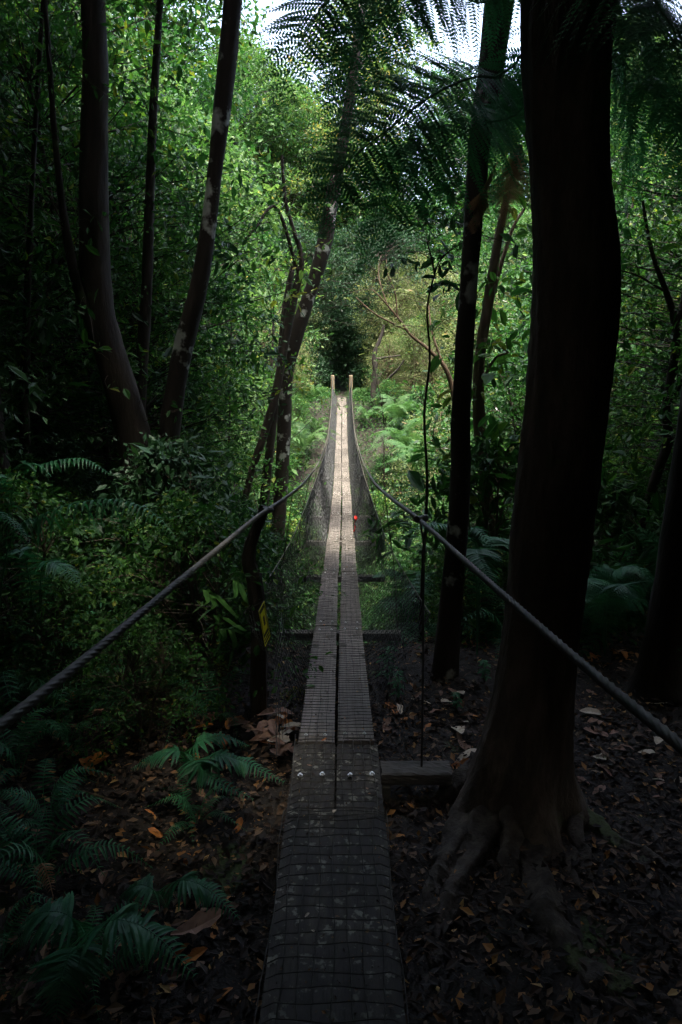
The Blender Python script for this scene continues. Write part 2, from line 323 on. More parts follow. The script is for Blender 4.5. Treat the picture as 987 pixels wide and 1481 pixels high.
# landing: a short board pair, then a long dirty board under loose mesh
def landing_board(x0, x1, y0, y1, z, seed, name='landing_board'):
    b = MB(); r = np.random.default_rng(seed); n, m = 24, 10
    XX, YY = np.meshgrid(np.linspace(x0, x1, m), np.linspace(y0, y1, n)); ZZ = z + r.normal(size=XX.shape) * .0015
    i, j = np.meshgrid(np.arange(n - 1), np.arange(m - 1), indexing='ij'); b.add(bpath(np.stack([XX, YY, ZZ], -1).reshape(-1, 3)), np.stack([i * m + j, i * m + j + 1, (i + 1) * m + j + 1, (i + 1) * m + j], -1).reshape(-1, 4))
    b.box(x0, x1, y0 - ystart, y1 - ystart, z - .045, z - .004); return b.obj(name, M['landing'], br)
xc = -.022; yA = deck_pts[1, 1]
def loose_mesh(x0, x1, y0, y1, z, cell, seed):
    b = MB(); r = np.random.default_rng(seed)
    for x in np.arange(x0, x1 + .001, cell):
        n = int((y1 - y0) / .05) + 2; ys = np.linspace(y0, y1, n); p = np.stack([x + .006 * np.sin(ys * 9 + x * 40) + r.normal(size=n) * .0012, ys, z + .007 + np.abs(np.cumsum(r.normal(size=n)) * .0012) % .008], -1); b.tube(bpath(p), .0019, 4, False)
    for y in np.arange(y0, y1, cell):
        n = 10; xs = np.linspace(x0 - .006, x1 + .006, n); p = np.stack([xs, y + .004 * np.sin(xs * 25 + y * 30) + r.normal(size=n) * .001, z + .009 + np.abs(np.cumsum(r.normal(size=n)) * .0012) % .008], -1)
        p[0, 2] -= .02; p[-1, 2] -= .02; b.tube(bpath(p), .0019, 4, False)
    return b.obj('wire_mesh', M['wire'], br)
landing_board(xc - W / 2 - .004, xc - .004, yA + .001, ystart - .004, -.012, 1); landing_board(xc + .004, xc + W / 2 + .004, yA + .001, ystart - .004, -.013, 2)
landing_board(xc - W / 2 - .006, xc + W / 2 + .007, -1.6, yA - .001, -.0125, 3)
loose_mesh(xc - W / 2, xc + W / 2 + .002, yA - .01, ystart + .06, -.008, .042, 4)
loose_mesh(xc - W / 2 - .01, xc + W / 2 + .012, -1.0, yA + .02, -.009, .047, 5)
for xx in (-.145, -.055, .06, .15):
    o = inst('bolt', boltm, br, loc=bpath((xc + xx, P(0, 1113, 2.8)[1] + .01 * math.sin(xx * 60), -.004)), scale=(1.3, 1.3, 1.3))
# transoms, hangers, carrying cables
tr = MB(); tr.box(-.46, .46, -.04, .04, -.1, -.045); trm = tr.mesh('transom', M['timber'])
for i in range(3, len(deck_pts)):
    p = deck_pts[i]; inst('transom', trm, br, loc=bpath(p), rot=(0, .01 * math.sin(i * 3), 0))
def rail(y, sgn):
    wd = np.interp(y, [-1.6, 1.1, 2, 3.2, 5.5, 8.5, 15, yend], [.80, .575, .475, .385, .30, .285, .285, .36])
    hh = np.interp(y, [-1.6, 1.1, 2, 3.2, 5.5, 8.5, 13, 20, yend], [1.20, 1.00, .985, .98, 1.00, 1.0, 1.0, .95, .80])
    x, z = deck(y); return np.array([x + sgn * wd, y, z + hh])
def rail_path(sgn, ys): return spline([rail(y, sgn) for y in (-1.6, -.3, 1.1, 2, 3.2, 5.5, 8.5, 11, 14, 17, 20, 23, yend)], ys)
for sgn in (-1, 1):
    full = spline([rail(y, sgn) for y in (-1.6, -.3, 1.1, 2, 3.2, 4.2, 5.5, 7, 8.5, 11, 14, 17, 20, 23, yend)], 900)
    # resample: fine near the camera
    s = np.concatenate([[0], np.cumsum(np.linalg.norm(np.diff(full, axis=0), axis=1))]); tot = s[-1]
    u = np.concatenate([np.arange(0, 8.5, .012), np.arange(8.5, tot, .1), [tot]])
    q = np.stack([np.interp(u, s, full[:, k]) for k in range(3)], -1)
    b = MB(); b.tube(bpath(q), .0100, 18, True, lobes=6, lobe=.16, twist=2 * math.pi / .16)
    b.obj('handrail_cable', M['cable'], br, smooth=True)
    lo = MB(); ys = np.linspace(ystart - .3, yend, 60); xz = [deck(y) for y in ys]
    lo.tube(bpath([(x + sgn * .15, y, z - .11) for y, (x, z) in zip(ys, xz)]), .010, 6); lo.obj('carrying_cable', M['cable'], br)
# side netting
def net_edge(y, sgn):
    r = rail(y, sgn); x, z = deck(y); t = float(sstep(10.5, 3.4, y)); k = float(sstep(24, 26.5, y))
    return np.array([r[0] + sgn * (.10 * t), y, r[2] - .10 * (1 - k) - .42 * t])
for sgn in (-1, 1):
    ep = [net_edge(y, sgn) for y in np.linspace(3.35, yend, 60)]; b = MB(); b.tube(bpath(spline(ep, 240)), .004, 4); b.obj('netting_rope', M['cable'], br)
    b = MB(); cell = .034; ys = np.arange(3.3, yend, cell); m = 22
    for k, y in enumerate(ys):
        top = net_edge(max(y, 3.35), sgn); x, z = deck(y); bot = np.array([x + sgn * (W / 2 + .004), y, z - .03])
        v = np.linspace(0, 1, m)[:, None]; bulge = np.sin(v[:, 0] * math.pi) * (.05 + .02 * math.sin(y * 1.9))
        p = bot + (top - bot) * v; p[:, 0] += sgn * bulge * np.interp(y, [3.3, 8], [.3, 1]); p[:, 1] += (np.arange(m) % 2 - .5) * cell * .98 * (1 if k % 2 else -1) + rng.normal(size=m) * .004
        p[:, 0] += rng.normal(size=m) * .002
        b.tube(bpath(p), .0023, 3, False)
    b.obj('side_netting', M['net'], br)
    # near end panel of square mesh that flares out to the post
    b = MB(); pts0 = np.array([deck(3.3)[0] + sgn * (W / 2 + .01), 3.3, -.05]); pts1 = np.array([sgn * .31, 3.0, -.2])
    for k in range(9):
        t = k / 8; bt = pts0 * (1 - t) + pts1 * t; tp = net_edge(3.35, sgn) * (.55 + .45 * (1 - t)) + bt * (.45 * t); tp[1] = bt[1] + .03
        tp[2] = .62 - .30 * t * t if sgn < 0 else .56 - .3 * t * t; tp[0] = bt[0] + sgn * .1 * (1 - t)
        b.tube(bpath(spline([bt, (bt + tp) / 2 + rng.normal(size=3) * .006, tp], 6)), .0013, 3, False)
    for k in range(10):
        z = -.05 + k * .055; b.tube(bpath(spline([(pts0[0] + sgn * .1 * k / 10, 3.3, z), ((pts0[0] + pts1[0]) / 2 + sgn * .03, 3.12, z - .03), (pts1[0], 2.96, z - .12)], 6)), .0013, 3, False)
    b.obj('end_netting', M['net'], br)
for i in range(3, len(deck_pts)):
    for sgn in (-1, 1):
        p = deck_pts[i]; t = rail(p[1], sgn); b = MB(); b.tube(bpath([(p[0] + sgn * .44, p[1], p[2] - .05), (p[0] + sgn * .40, p[1], (p[2] + t[2]) / 2), t]), .0035, 4); b.obj('hanger_wire', M['wire'], br)
# far posts
for sgn in (-1, 1):
    b = MB(); x, z = deck(yend); px = x + sgn * .36
    pts = [(px, yend + .08, -.6 + z), (px, yend + .08, z + .3), (px - sgn * .004, yend + .07, z + .84), (px - sgn * .005, yend + .07, z + .87)]
    b.tube(bpath(pts), [.078, .075, .072, .055], 10, True, bump=.02); b.obj('end_post', M['post_wood'], br)
x, z = deck(yend); b = MB(); b.box(x - .6, x + .6, yend + .17 - ystart, yend + .33 - ystart, z - .35, z - .03); b.obj('end_sill', M['timber'], br)
# near rods, sleeper and post
b = MB(); c = PG(600, 1100); q = np.array([.05, 2.93, 0])
n_, m_ = 16, 9; TT, AA = np.meshgrid(np.linspace(.185, .505, n_), np.linspace(0, 2 * math.pi, m_ * 4, endpoint=False), indexing='ij'); rr_ = np.random.default_rng(4)
cx_, cy_ = np.cos(AA), np.sin(AA); kx = 1 / np.maximum(np.abs(cx_), np.abs(cy_)); v_ = np.stack([TT + rr_.normal(size=TT.shape) * .002, 2.86 + .062 * cx_ * kx * .985 ** (kx * 3) + rr_.normal(size=TT.shape) * .0015, -.195 + .032 * cy_ * kx * .98 ** (kx * 3) + rr_.normal(size=TT.shape) * .0015], -1)
ia, ja = np.meshgrid(np.arange(n_ - 1), np.arange(m_ * 4), indexing='ij'); kb = (ja + 1) % (m_ * 4); b.add(bpath(v_.reshape(-1, 3)), np.stack([ia * m_ * 4 + ja, ia * m_ * 4 + kb, (ia + 1) * m_ * 4 + kb, (ia + 1) * m_ * 4 + ja], -1).reshape(-1, 4))
for e_ in (0, n_ - 1):
    rg = v_[e_]; b.add(np.vstack([bpath(rg), bpath(rg.mean(0))]), np.stack([np.arange(m_ * 4), (np.arange(m_ * 4) + 1) % (m_ * 4), np.full(m_ * 4, m_ * 4)], -1))
b.obj('sleeper', M['timber'], br)
b = MB(); b.box(.19, .225, 2.79 - ystart, 2.86 - ystart, -.33, -.228); b.obj('sleeper_foot', M['timber'], br)
rp = rail(3.12, 1); b = MB(); b.tube(bpath([(.372, 2.86, -.18), (.375, 2.92, .3), (.378, 3.0, .6), (.386, 3.07, .82), rp + np.array([0, 0, .0])]), .0052, 6); b.tube(bpath([rp + np.array([-.02, -.03, .006]), rp + np.array([.03, .03, .002])]), .017, 8); b.obj('tie_rod', M['wire'], br)
lp = rail(3.55, -1); b = MB(); pp = [PY(376, 1110, 3.55), PY(375, 1000, 3.55), PY(374, 900, 3.55), PY(368, 840, 3.55), PY(360, 800, 3.55), lp + np.array([-.01, .01, .02])]
b.tube(bpath(spline(pp, 20)), np.interp(np.arange(20), [0, 12, 19], [.052, .045, .026]), 10, True, bump=.05); b.obj('near_post', M['bark'], br)
b = MB(); b.tube(bpath([lp + np.array([.02, .04, -.002]), lp + np.array([-.02, -.04, .006])]), .018, 8); b.obj('cable_clamp', M['wire'], br)
for sgn in (-1, 1):
    b = MB(); b.tube(bpath([(sgn * .82, -1.68, -.6), (sgn * .82, -1.68, 1.3)]), .08, 10, True, bump=.02); b.obj('anchor_post', M['post_wood'], br)
# sign
sg = empty('warning_sign', PY(382, 905, 3.4)); tag(sg, 'small yellow and black placard hanging askew from the mesh beside the bridge', 'sign')
so = np.array(sg.location); A_ = PY(382, 869, 3.32); B_ = PY(391, 920, 3.36); C_ = PY(383.5, 940, 3.30); D_ = PY(374, 884, 3.25)
nn = np.cross(B_ - D_, A_ - C_); nn /= np.linalg.norm(nn); nn = nn if nn[1] < 0 else -nn
def quad(u0, u1, v0, v1, off):                          # u along A->B, v along A->D
    f = lambda u, v: A_ + (B_ - A_) * u + (D_ - A_) * v + nn * off - so
    return [f(u0, v0), f(u1, v0), f(u1, v1), f(u0, v1)]
def plate(q, th):
    b = MB(); b.add(np.vstack([q, np.array(q) - nn * th]), [(0, 1, 2, 3), (7, 6, 5, 4), (0, 4, 5, 1), (1, 5, 6, 2), (2, 6, 7, 3), (3, 7, 4, 0)]); return b
plate(quad(0, 1, 0, 1, 0), .004).obj('panel', M['black'], sg)
plate(quad(.14, .70, .16, .86, .0018), .001).obj('yellow_field', M['yellow'], sg)
plate(quad(.28, .52, .40, .62, .0036), .001).obj('dark_bar', M['black'], sg)
b = MB()
for qd in ((0, 1, 0, .05), (0, 1, .95, 1), (0, .03, .05, .95), (.97, 1, .05, .95), (.80, .82, .1, .9), (.88, .90, .1, .9)): 
    pl = plate(quad(qd[0], qd[1], qd[2], qd[3], .0018), .001); b.v += pl.v; b.f4.append(pl.f4[0] + b.n); b.var += pl.var; b.n += 8
b.obj('border_line', M['yellow'], sg)
b = MB(); b.tube([A_ - so, net_edge(3.4, -1) - so], .003, 5); b.obj('hanging_wire', M['wire'], sg)
# red ribbon on the netting
rb = PY(514.2, 746, 9.2); b = MB(); x, z = deck(9.9)
pts = spline([rb, rb + np.array([.01, -.01, -.05]), rb + np.array([-.012, .01, -.11]), rb + np.array([.004, -.01, -.17]), rb + np.array([-.008, .0, -.22])], 14)
wd_ = np.array([.010 + .016 * abs(math.sin(i * .9)) for i in range(14)]); th = np.linspace(0, 3.0, 14)
e = np.stack([np.cos(th), np.sin(th) * .6, 0 * th], -1) * wd_[:, None]; v = np.concatenate([pts + e, pts - e]) - rb; i = np.arange(13)
b.add(v, np.stack([i, i + 1, i + 15, i + 14], -1)); ro = b.obj('ribbon', M['red']); ro.location = rb
tag(ro, 'torn red ribbon tied to the side mesh of the bridge', 'ribbon')

# ------------------------------------------------------------------ foliage generators
def rnd_dirs(n, r): v = r.normal(size=(n, 3)); return v / np.linalg.norm(v, axis=1)[:, None]
def clumps(mb, cen, per, rad, flat, L, wl, r, fine=False, droop=.25, up=1.0, var0=None):
    """leaf clumps round the given centres"""
    n = len(cen) * per; c0 = np.repeat(cen, per, axis=0); off = r.normal(size=(n, 3)) * rad * .55; off[:, 2] *= flat
    c = c0 + off; a = off / (np.linalg.norm(off, axis=1)[:, None] + 1e-6) + r.normal(size=(n, 3)) * .7; a[:, 2] -= droop
    nrm = r.normal(size=(n, 3)) * .55; nrm[:, 2] += up
    ls = L * np.exp(r.normal(size=n) * .36); cv = np.repeat(r.normal(size=len(cen)) * .12, per) if var0 is None else np.repeat(var0, per)
    mb.leaves(c, a, nrm, ls, ls * wl, np.clip(.45 + cv + r.normal(size=n) * .16 + (r.random(n) > .985) * .5, 0, 1), fine=fine)
def wood(mb, starts, ends, r0, r1, r, n=5, seg=5, sag=.1):
    for s_, e_ in zip(starts, ends):
        s_, e_ = np.asarray(s_), np.asarray(e_); L = np.linalg.norm(e_ - s_); mid = (s_ + e_) / 2 + r.normal(size=3) * L * .09 + np.array([0, 0, L * sag])
        mb.tube(spline([s_, mid, e_], seg), np.linspace(r0, r1, seg), n, False)
def shrub_proto(name, seed, H, RX, nst, ncl, per, crad, L, wl, leafm, woodm, lowfrac=.12, flat=.55, fine=False):
    r = np.random.default_rng(seed); e = bpy.data.objects.new(name, None); e.empty_display_size = .1; link(e)
    lf = MB(); wd = MB(); st = []
    for k in range(nst):
        a = r.random() * 6.28; q = r.random(); top = np.array([math.cos(a) * RX * .45 * q, math.sin(a) * RX * .45 * q, H * (.6 + .25 * r.random())])
        p = spline([(math.cos(a) * .06, math.sin(a) * .06, -.1), top * np.array([.4, .4, .5]) + r.normal(size=3) * .06 * H * .4, top], 9); st.append(p)
        wd.tube(p, np.linspace(.012 * H, .004 * H, 9), 6, False)
    z = lowfrac + (1 - lowfrac) * r.random(ncl) ** .8; prof = np.sin(np.clip(z, .03, .98) ** .75 * math.pi) ** .6
    a = r.random(ncl) * 6.28; rr = RX * prof * np.sqrt(r.random(ncl) * .85 + .15) * (1 + .25 * np.sin(a * 3 + seed) + .15 * np.sin(a * 5 + z * 9))
    cen = np.stack([np.cos(a) * rr, np.sin(a) * rr, z * H], -1)
    clumps(lf, cen, per, crad, flat, L, wl, r, fine)
    for c in cen:
        p = st[r.integers(nst)]; k = int(np.clip(np.searchsorted(p[:, 2], c[2] * .75), 1, len(p) - 1)); wood(wd, [p[k]], [c], .004 * H * .8, .0022, r, 3, 4, .04)
    wd.obj('stem', woodm, e); lf.obj('foliage', leafm, e); return e
used = set()
ADJ = {}
def place(proto, loc, rz, s, label, cat, group, name=None, tilt=0, sz=1.0):
    if proto.name in used: o = copy_tree(proto)
    else: o = proto; used.add(proto.name)
    if name: o.name = name
    o.location = [float(v) for v in loc]; o.rotation_euler = (tilt * math.cos(rz), tilt * math.sin(rz), rz); o.scale = (s, s, s * sz)
    for k in ('label', 'category', 'group'):
        if k in o: del o[k]
    tag(o, label.replace('{}', ADJ.get(id(proto.data) if False else proto.name, '')), cat, group.replace('{}', ADJ.get(proto.name, '')) if group else None); return o
SH = dict(
    small=shrub_proto('leafy_shrub', 1, 2.6, 1.1, 5, 150, 38, .22, .065, .55, M['leaf_mid'], M['twig']),
    small2=shrub_proto('leafy_shrub', 2, 3.0, 1.2, 4, 150, 40, .24, .06, .5, M['leaf_bright'], M['twig']),
    olive=shrub_proto('feathery_shrub', 3, 3.2, 1.3, 6, 190, 44, .24, .042, .4, M['leaf_olive'], M['bark_brown']),
    dark=shrub_proto('evergreen_shrub', 4, 2.4, 1.05, 5, 150, 34, .2, .085, .45, M['leaf_dark'], M['twig'], lowfrac=.04),
    broad=shrub_proto('broadleaf_shrub', 5, 2.0, .9, 4, 70, 16, .18, .13, .42, M['leaf_mid'], M['twig'], fine=True),
    near=shrub_proto('fine_leaved_shrub', 6, 1.5, .75, 5, 130, 26, .15, .038, .6, M['leaf_mid'], M['twig'], fine=True, flat=.3),
)
for k_, a_ in dict(small='mid green small leaved', small2='bright green small leaved', olive='feathery olive green', dark='glossy dark evergreen', broad='broad leaved green', near='fine leaved green').items(): ADJ[SH[k_].name] = a_
def tree_proto(name, seed, H, trunk_r, c0, RX, ncl, per, crad, L, wl, leafm, woodm, flat=.5, lean=.06, fine=False):
    r = np.random.default_rng(seed); e = bpy.data.objects.new(name, None); e.empty_display_size = .1; link(e); lf = MB(); wd = MB()
    p = spline([(0, 0, -.3), r.normal(size=3) * H * lean * .5 + (0, 0, H * .33), r.normal(size=3) * H * lean + (0, 0, H * .66), r.normal(size=3) * H * lean + (0, 0, H * .97)], 16)
    wd.tube(p, np.linspace(trunk_r, trunk_r * .2, 16), 9, True, bump=.04)
    z = c0 + (1 - c0) * r.random(ncl); q = (z - c0) / (1 - c0); prof = np.sin(np.clip(q * .9 + .08, 0, 1) * math.pi) ** .65
    a = r.random(ncl) * 6.28; rr = RX * prof * np.sqrt(r.random(ncl) * .85 + .15) * (1 + .3 * np.sin(a * 2 + z * 7 + seed) + .15 * np.sin(a * 5))
    base = np.stack([np.interp(z * H, p[:, 2], p[:, k]) for k in range(2)], -1)
    cen = np.stack([base[:, 0] + np.cos(a) * rr, base[:, 1] + np.sin(a) * rr, z * H], -1)
    clumps(lf, cen, per, crad, flat, L, wl, r, fine)
    for c in cen:
        k = int(np.clip(np.searchsorted(p[:, 2], c[2] * .88), 2, 15)); wood(wd, [p[k]], [c], trunk_r * .16, .004, r, 3, 4, .03)
    wd.obj('trunk', woodm, e); lf.obj('crown', leafm, e); return e
TR = dict(
    mid=tree_proto('forest_tree', 31, 8.5, .10, .24, 2.1, 380, 64, .36, .082, .5, M['leaf_mid'], M['bark_lichen']),
    bright=tree_proto('forest_tree', 32, 10.0, .13, .16, 2.4, 440, 72, .38, .095, .5, M['leaf_bright'], M['bark_lichen']),
    olive=tree_proto('forest_tree', 33, 7.5, .09, .15, 2.0, 360, 64, .34, .075, .42, M['leaf_olive'], M['bark_brown']),
    under=tree_proto('understory_tree', 34, 5.0, .05, .28, 1.6, 230, 46, .24, .055, .5, M['leaf_mid'], M['bark'], fine=True),
    under_dark=tree_proto('understory_tree', 35, 5.2, .055, .25, 1.6, 220, 44, .24, .066, .42, M['leaf_dark'], M['bark'], fine=True),
    high=tree_proto('added_canopy_tree', 37, 11.0, .16, .52, 3.1, 330, 62, .7, .27, .55, M['leaf_canopy'], M['bark']),  # this and the next: unseen trees added to keep light off the landing
    canopy=tree_proto('added_canopy_tree', 36, 11.0, .17, .08, 3.0, 420, 60, .65, .26, .55, M['leaf_canopy'], M['bark']),
)

for k_, a_ in dict(mid='mid green leafy', bright='bright green leafy', olive='feathery olive green', under='slight green', under_dark='glossy dark', high='high crowned', canopy='dense').items(): ADJ[TR[k_].name] = a_
# fern fronds -------------------------------------------------------
def frond(mb, stem, path, plen, npn, twice, r, droop=.3, sweep=.35, pw=.14, pinnule=.03, upv=(0, 0, 1), stalk=.12, rad=.006, prof=None, curl=0):
    """a fern frond along a curve: simple pinnae, or pinnae carrying pinnules"""
    c = spline(path, 60); T = np.gradient(c, axis=0); T /= np.linalg.norm(T, axis=1)[:, None]
    stem.tube(c[::3], np.linspace(rad, rad * .25, len(c[::3])), 5, False)
    up = np.asarray(upv, float)
    for t in np.linspace(stalk, .985, npn):
        k = t * 59; i = int(k); p0 = c[i] + (c[min(i + 1, 59)] - c[i]) * (k - i); tt = T[i]
        S = np.cross(tt, up); S /= np.linalg.norm(S) + 1e-9; N = np.cross(S, tt)
        q = (t - stalk) / (1 - stalk); l = plen * (min(1, .35 + q * 2.2) * (1 - q) ** .75 * 1.15 if prof is None else prof(q)); l *= 1 + r.normal() * .05
        if l < .012: continue
        for sg_ in (-1, 1):
            if twice and r.random() < .05: continue
            sw = sweep + r.normal() * (.09 if twice else .03); d = S * sg_ * math.cos(sw) + tt * math.sin(sw) + r.normal(size=3) * (.09 if twice else .05); d /= np.linalg.norm(d)
            dr = droop * (1 + r.normal() * .35)
            if not twice:
                m = 6; s_ = np.linspace(0, 1, m)[:, None]; cc = p0 + d * l * s_ - np.array([0, 0, 1]) * dr * l * s_ ** 2 + N * .04 * l * np.sin(s_ * 3)
                wv = pw * l * np.array([.55, 1, .98, .8, .5, .04])[:, None] * .5; e1 = tt - d * np.dot(tt, d); e1 /= np.linalg.norm(e1); zz = N * .25
                v = np.stack([cc + (e1 + zz) * wv, cc, cc + (-e1 + zz) * wv], 1).reshape(-1, 3); i0 = np.arange(m - 1) * 3
                mb.add(v, np.concatenate([np.stack([i0, i0 + 1, i0 + 4, i0 + 3], -1), np.stack([i0 + 1, i0 + 2, i0 + 5, i0 + 4], -1)]), np.clip(.5 + r.normal() * .18, 0, 1))
            else:
                m = max(5, int(l / (pinnule * .37))); s_ = (np.arange(m) + .5) / m; cc = p0 + d * l * s_[:, None] - np.array([0, 0, 1]) * (dr * l * s_ ** 2)[:, None]
                dt = np.gradient(cc, axis=0); dt /= np.linalg.norm(dt, axis=1)[:, None]
                e1 = tt - dt * (dt @ tt)[:, None]; e1 /= np.linalg.norm(e1, axis=1)[:, None]; nn_ = np.cross(dt, e1) * sg_
                L_ = pinnule * np.clip(1.15 - s_ ** 2.2, .15, 1) * min(1, l / plen * 1.4 + .35); vv = np.clip(.5 + r.normal() * .15 + r.normal(size=m) * .06, 0, 1)
                for h in (-1, 1):
                    a = e1 * h * .92 + dt * .38 - np.array([0, 0, .15]); mb.leaves(cc, a, nn_, L_, L_ * .36, vv, fold=.1)
                stem.tube([cc[0] - d * .5 * l / m, cc[m // 2], cc[-1]], [rad * .25, rad * .18, rad * .08], 3, False)
def frond_meshes(name, n, seed, length, plen, npn, twice, matl, arch=.35, **kw):
    out = []
    for k in range(n):
        r = np.random.default_rng(seed + k); a = MB(); s = MB(); L = length * (1 + r.normal() * .08); up = L * arch * (1 + r.normal() * .15)
        path = [(0, 0, 0), (L * .28, r.normal() * .03 * L, up * .85), (L * .62, r.normal() * .05 * L, up), (L * .98, r.normal() * .08 * L, up * .25 - L * .08)]
        frond(a, a, path, plen * (1 + r.normal() * .06), npn, twice, r, **kw); out.append(a.mesh(name, matl))
    return out
fr_ground = frond_meshes('frond', 4, 100, .75, .14, 24, False, M['fern'], arch=.4, droop=.35, pw=.16, sweep=.3)
fr_pale = frond_meshes('frond', 3, 120, 1.3, .34, 26, True, M['fern_pale'], arch=.35, droop=.3, pinnule=.045)
fr_tree = frond_meshes('frond', 3, 140, 1.6, .36, 30, True, M['treefern'], arch=.3, droop=.4, pinnule=.035)
def fern_proto(name, meshes, n, seed, root_m=None):
    r = np.random.default_rng(seed); e = bpy.data.objects.new(name, None); e.empty_display_size = .1; link(e)
    for k in range(n): 
        a = k * 6.283 / n + r.normal() * .2; s = .8 + r.random() * .35; inst('frond', meshes[k % len(meshes)], e, loc=(.02 * math.cos(a), .02 * math.sin(a), 0), rot=(r.normal() * .15, -.25 + r.normal() * .2, a), scale=(s, s, s))
    return e
FE = dict(  # rosettes
    ground=fern_proto('ground_fern', fr_ground, 8, 7), pale=fern_proto('pale_fern', fr_pale, 9, 8), dark=fern_proto('dark_fern', fr_tree, 8, 9))

for k_, a_ in dict(ground='long leafleted', pale='pale feathery', dark='dark feathery').items(): ADJ[FE[k_].name] = a_
# ------------------------------------------------------------------ trunks that can be told apart
def trunk_tree(name, label, pts, y0, matl, crown=None, group=None, y1=None, base_flare=1.35, top=None, branches=(), bump=.035, n=14, relief=False, tuft=None):
    """pts: (px, py, width px) from top to bottom; the trunk stands on the plane y0 (top leans to y1)"""
    y1 = y0 if y1 is None else y1; pts = list(pts); m = len(pts); W_ = []
    for i, (px, py, wpx) in enumerate(pts):
        yy = y1 + (y0 - y1) * i / (m - 1); q = PY(px, py, yy); W_.append((*q, wpx * .5 * depth(q) / FPX))
    W_ = W_[::-1]; b0 = np.array(W_[0]); g0 = gz(b0[0], b0[1])
    if b0[2] > g0 + .05: W_.insert(0, (b0[0] + (b0[0] - W_[1][0]) * .2, b0[1], g0 - .15, b0[3] * base_flare))
    if top is not None:                      # carry the trunk on up into its crown in growing steps
        e0 = np.array(W_[-1]); dz = max(.2, e0[2] - W_[-2][2]); e1 = np.array([*top, e0[3] * .6]); z = e0[2]; sl = (e0 - np.array(W_[-2])) / dz
        while z + dz * 1.2 < e1[2]:
            dz *= 1.25; z += dz; u = (z - e0[2]) / (e1[2] - e0[2]); W_.append(tuple((e0 + sl * (z - e0[2]) * .7) * (1 - u) ** 1.5 + (e0 + (e1 - e0) * u) * (1 - (1 - u) ** 1.5))[:2] + (z, e0[3] + (e1[3] - e0[3]) * u))
        W_.append(tuple(e1))
    q = spline(W_, 40); root = empty(name, (q[0][0], q[0][1], g0)); ro = np.array([q[0][0], q[0][1], g0])
    b = MB()
    if relief:
        q = spline(q[::3], 170); b.tube(q[:, :3] - ro, q[:, 3], 56, True); v = b.v[0].reshape(170, 56, 3); cc = (q[:, :3] - ro)[:, None, :]; an_ = np.linspace(0, 2 * math.pi, 56, endpoint=False)[None, :]; zz = (q[:, 2] - q[0, 2])[:, None]
        k = 1 + .022 * np.sin(an_ * 9 + 2.2 * np.sin(zz * 3.1)) + .016 * np.sin(an_ * 17 + 3 * np.sin(zz * 5.3 + 1)) + .018 * np.sin(an_ * 2 + zz * 2.3) + .012 * rng.normal(size=(170, 56)) + np.exp(-zz / .22) * .20 * np.cos(an_ * 5 + .8 + .5 * np.sin(zz * 6))
        b.v[0] = (cc + (v - cc) * k[..., None]).reshape(-1, 3)
    else: b.tube(q[:, :3] - ro, np.maximum(q[:, 3], .004), n, True, bump=bump)
    b.obj('trunk', matl, root, smooth=True)
    for br_ in branches:
        a = []
        for (px, py, wpx, yy) in br_: p_ = PY(px, py, yy); a.append((*p_, wpx * .5 * depth(p_) / FPX))
        a = spline(a, 14); k = MB(); k.tube(a[:, :3] - ro, np.maximum(a[:, 3], .003), 7, True, bump=.05); k.obj('branch', matl, root, smooth=True)
    if tuft:                                 # leafy twigs along the upper branches
        r = np.random.default_rng(int(abs(ro[0] * 997) + ro[1] * 31)); lf = MB(); wd = MB(); src = [q[24:, :3]] + [np.array([PY(a_[0], a_[1], a_[3]) for a_ in br_]) for br_ in branches]; cen = []; sta = []
        for p_ in src:
            for _ in range(max(4, tuft[1] // len(src))):
                c_ = p_[r.integers(len(p_))]; d_ = r.normal(size=3) * .30 * depth(c_) / 7; sta.append(c_ - ro); cen.append(c_ + d_ - ro)
        wood(wd, sta, cen, .004, .0015, r, 3, 4); clumps(lf, np.array(cen), 9, .13 * depth(ro) / 7, .5, tuft[2], .45, r, fine=True); tag(wd.obj('twig', M['twig'], root), kind='stuff'); lf.obj('foliage', tuft[0], root)
    if crown: crown(root, ro, q[-1, :3])
    tag(root, label, 'tree', group); return root, q
def crown_fn(RX, RY, RZ, dz, ncl, per, crad, L, matl, seed, wl=.5, shift=(0, 0)):  # crowns sit above the view, sized and shifted to shape the shade below
    def f(root, ro, top):
        r = np.random.default_rng(seed); lf = MB(); wd = MB(); d = rnd_dirs(ncl, r) * (r.random(ncl) ** .4)[:, None]
        cen = d * np.array([RX, RY, RZ]) + top - ro + np.array([shift[0], shift[1], dz])
        clumps(lf, cen, per, crad, .5, L, wl, r); wood(wd, [top - ro] * (ncl // 3), cen[:ncl // 3], .035, .006, r, 4, 5)
        wd.obj('limb', M['bark'], root); lf.obj('crown', matl, root)
    return f
T1pts = [(818, -60, 124), (818, 60, 122), (821, 180, 114), (827, 280, 113), (834, 380, 122), (831, 460, 121), (820, 570, 117), (806, 690, 117), (794, 800, 108), (787, 880, 105), (778, 960, 107), (768, 1030, 114), (758, 1090, 132), (750, 1140, 165), (745, 1175, 200)]
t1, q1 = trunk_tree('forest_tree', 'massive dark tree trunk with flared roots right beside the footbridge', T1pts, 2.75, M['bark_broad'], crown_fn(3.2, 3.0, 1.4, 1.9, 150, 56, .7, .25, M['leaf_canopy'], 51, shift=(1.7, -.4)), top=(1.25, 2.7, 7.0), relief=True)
ro1 = np.array(t1.location)
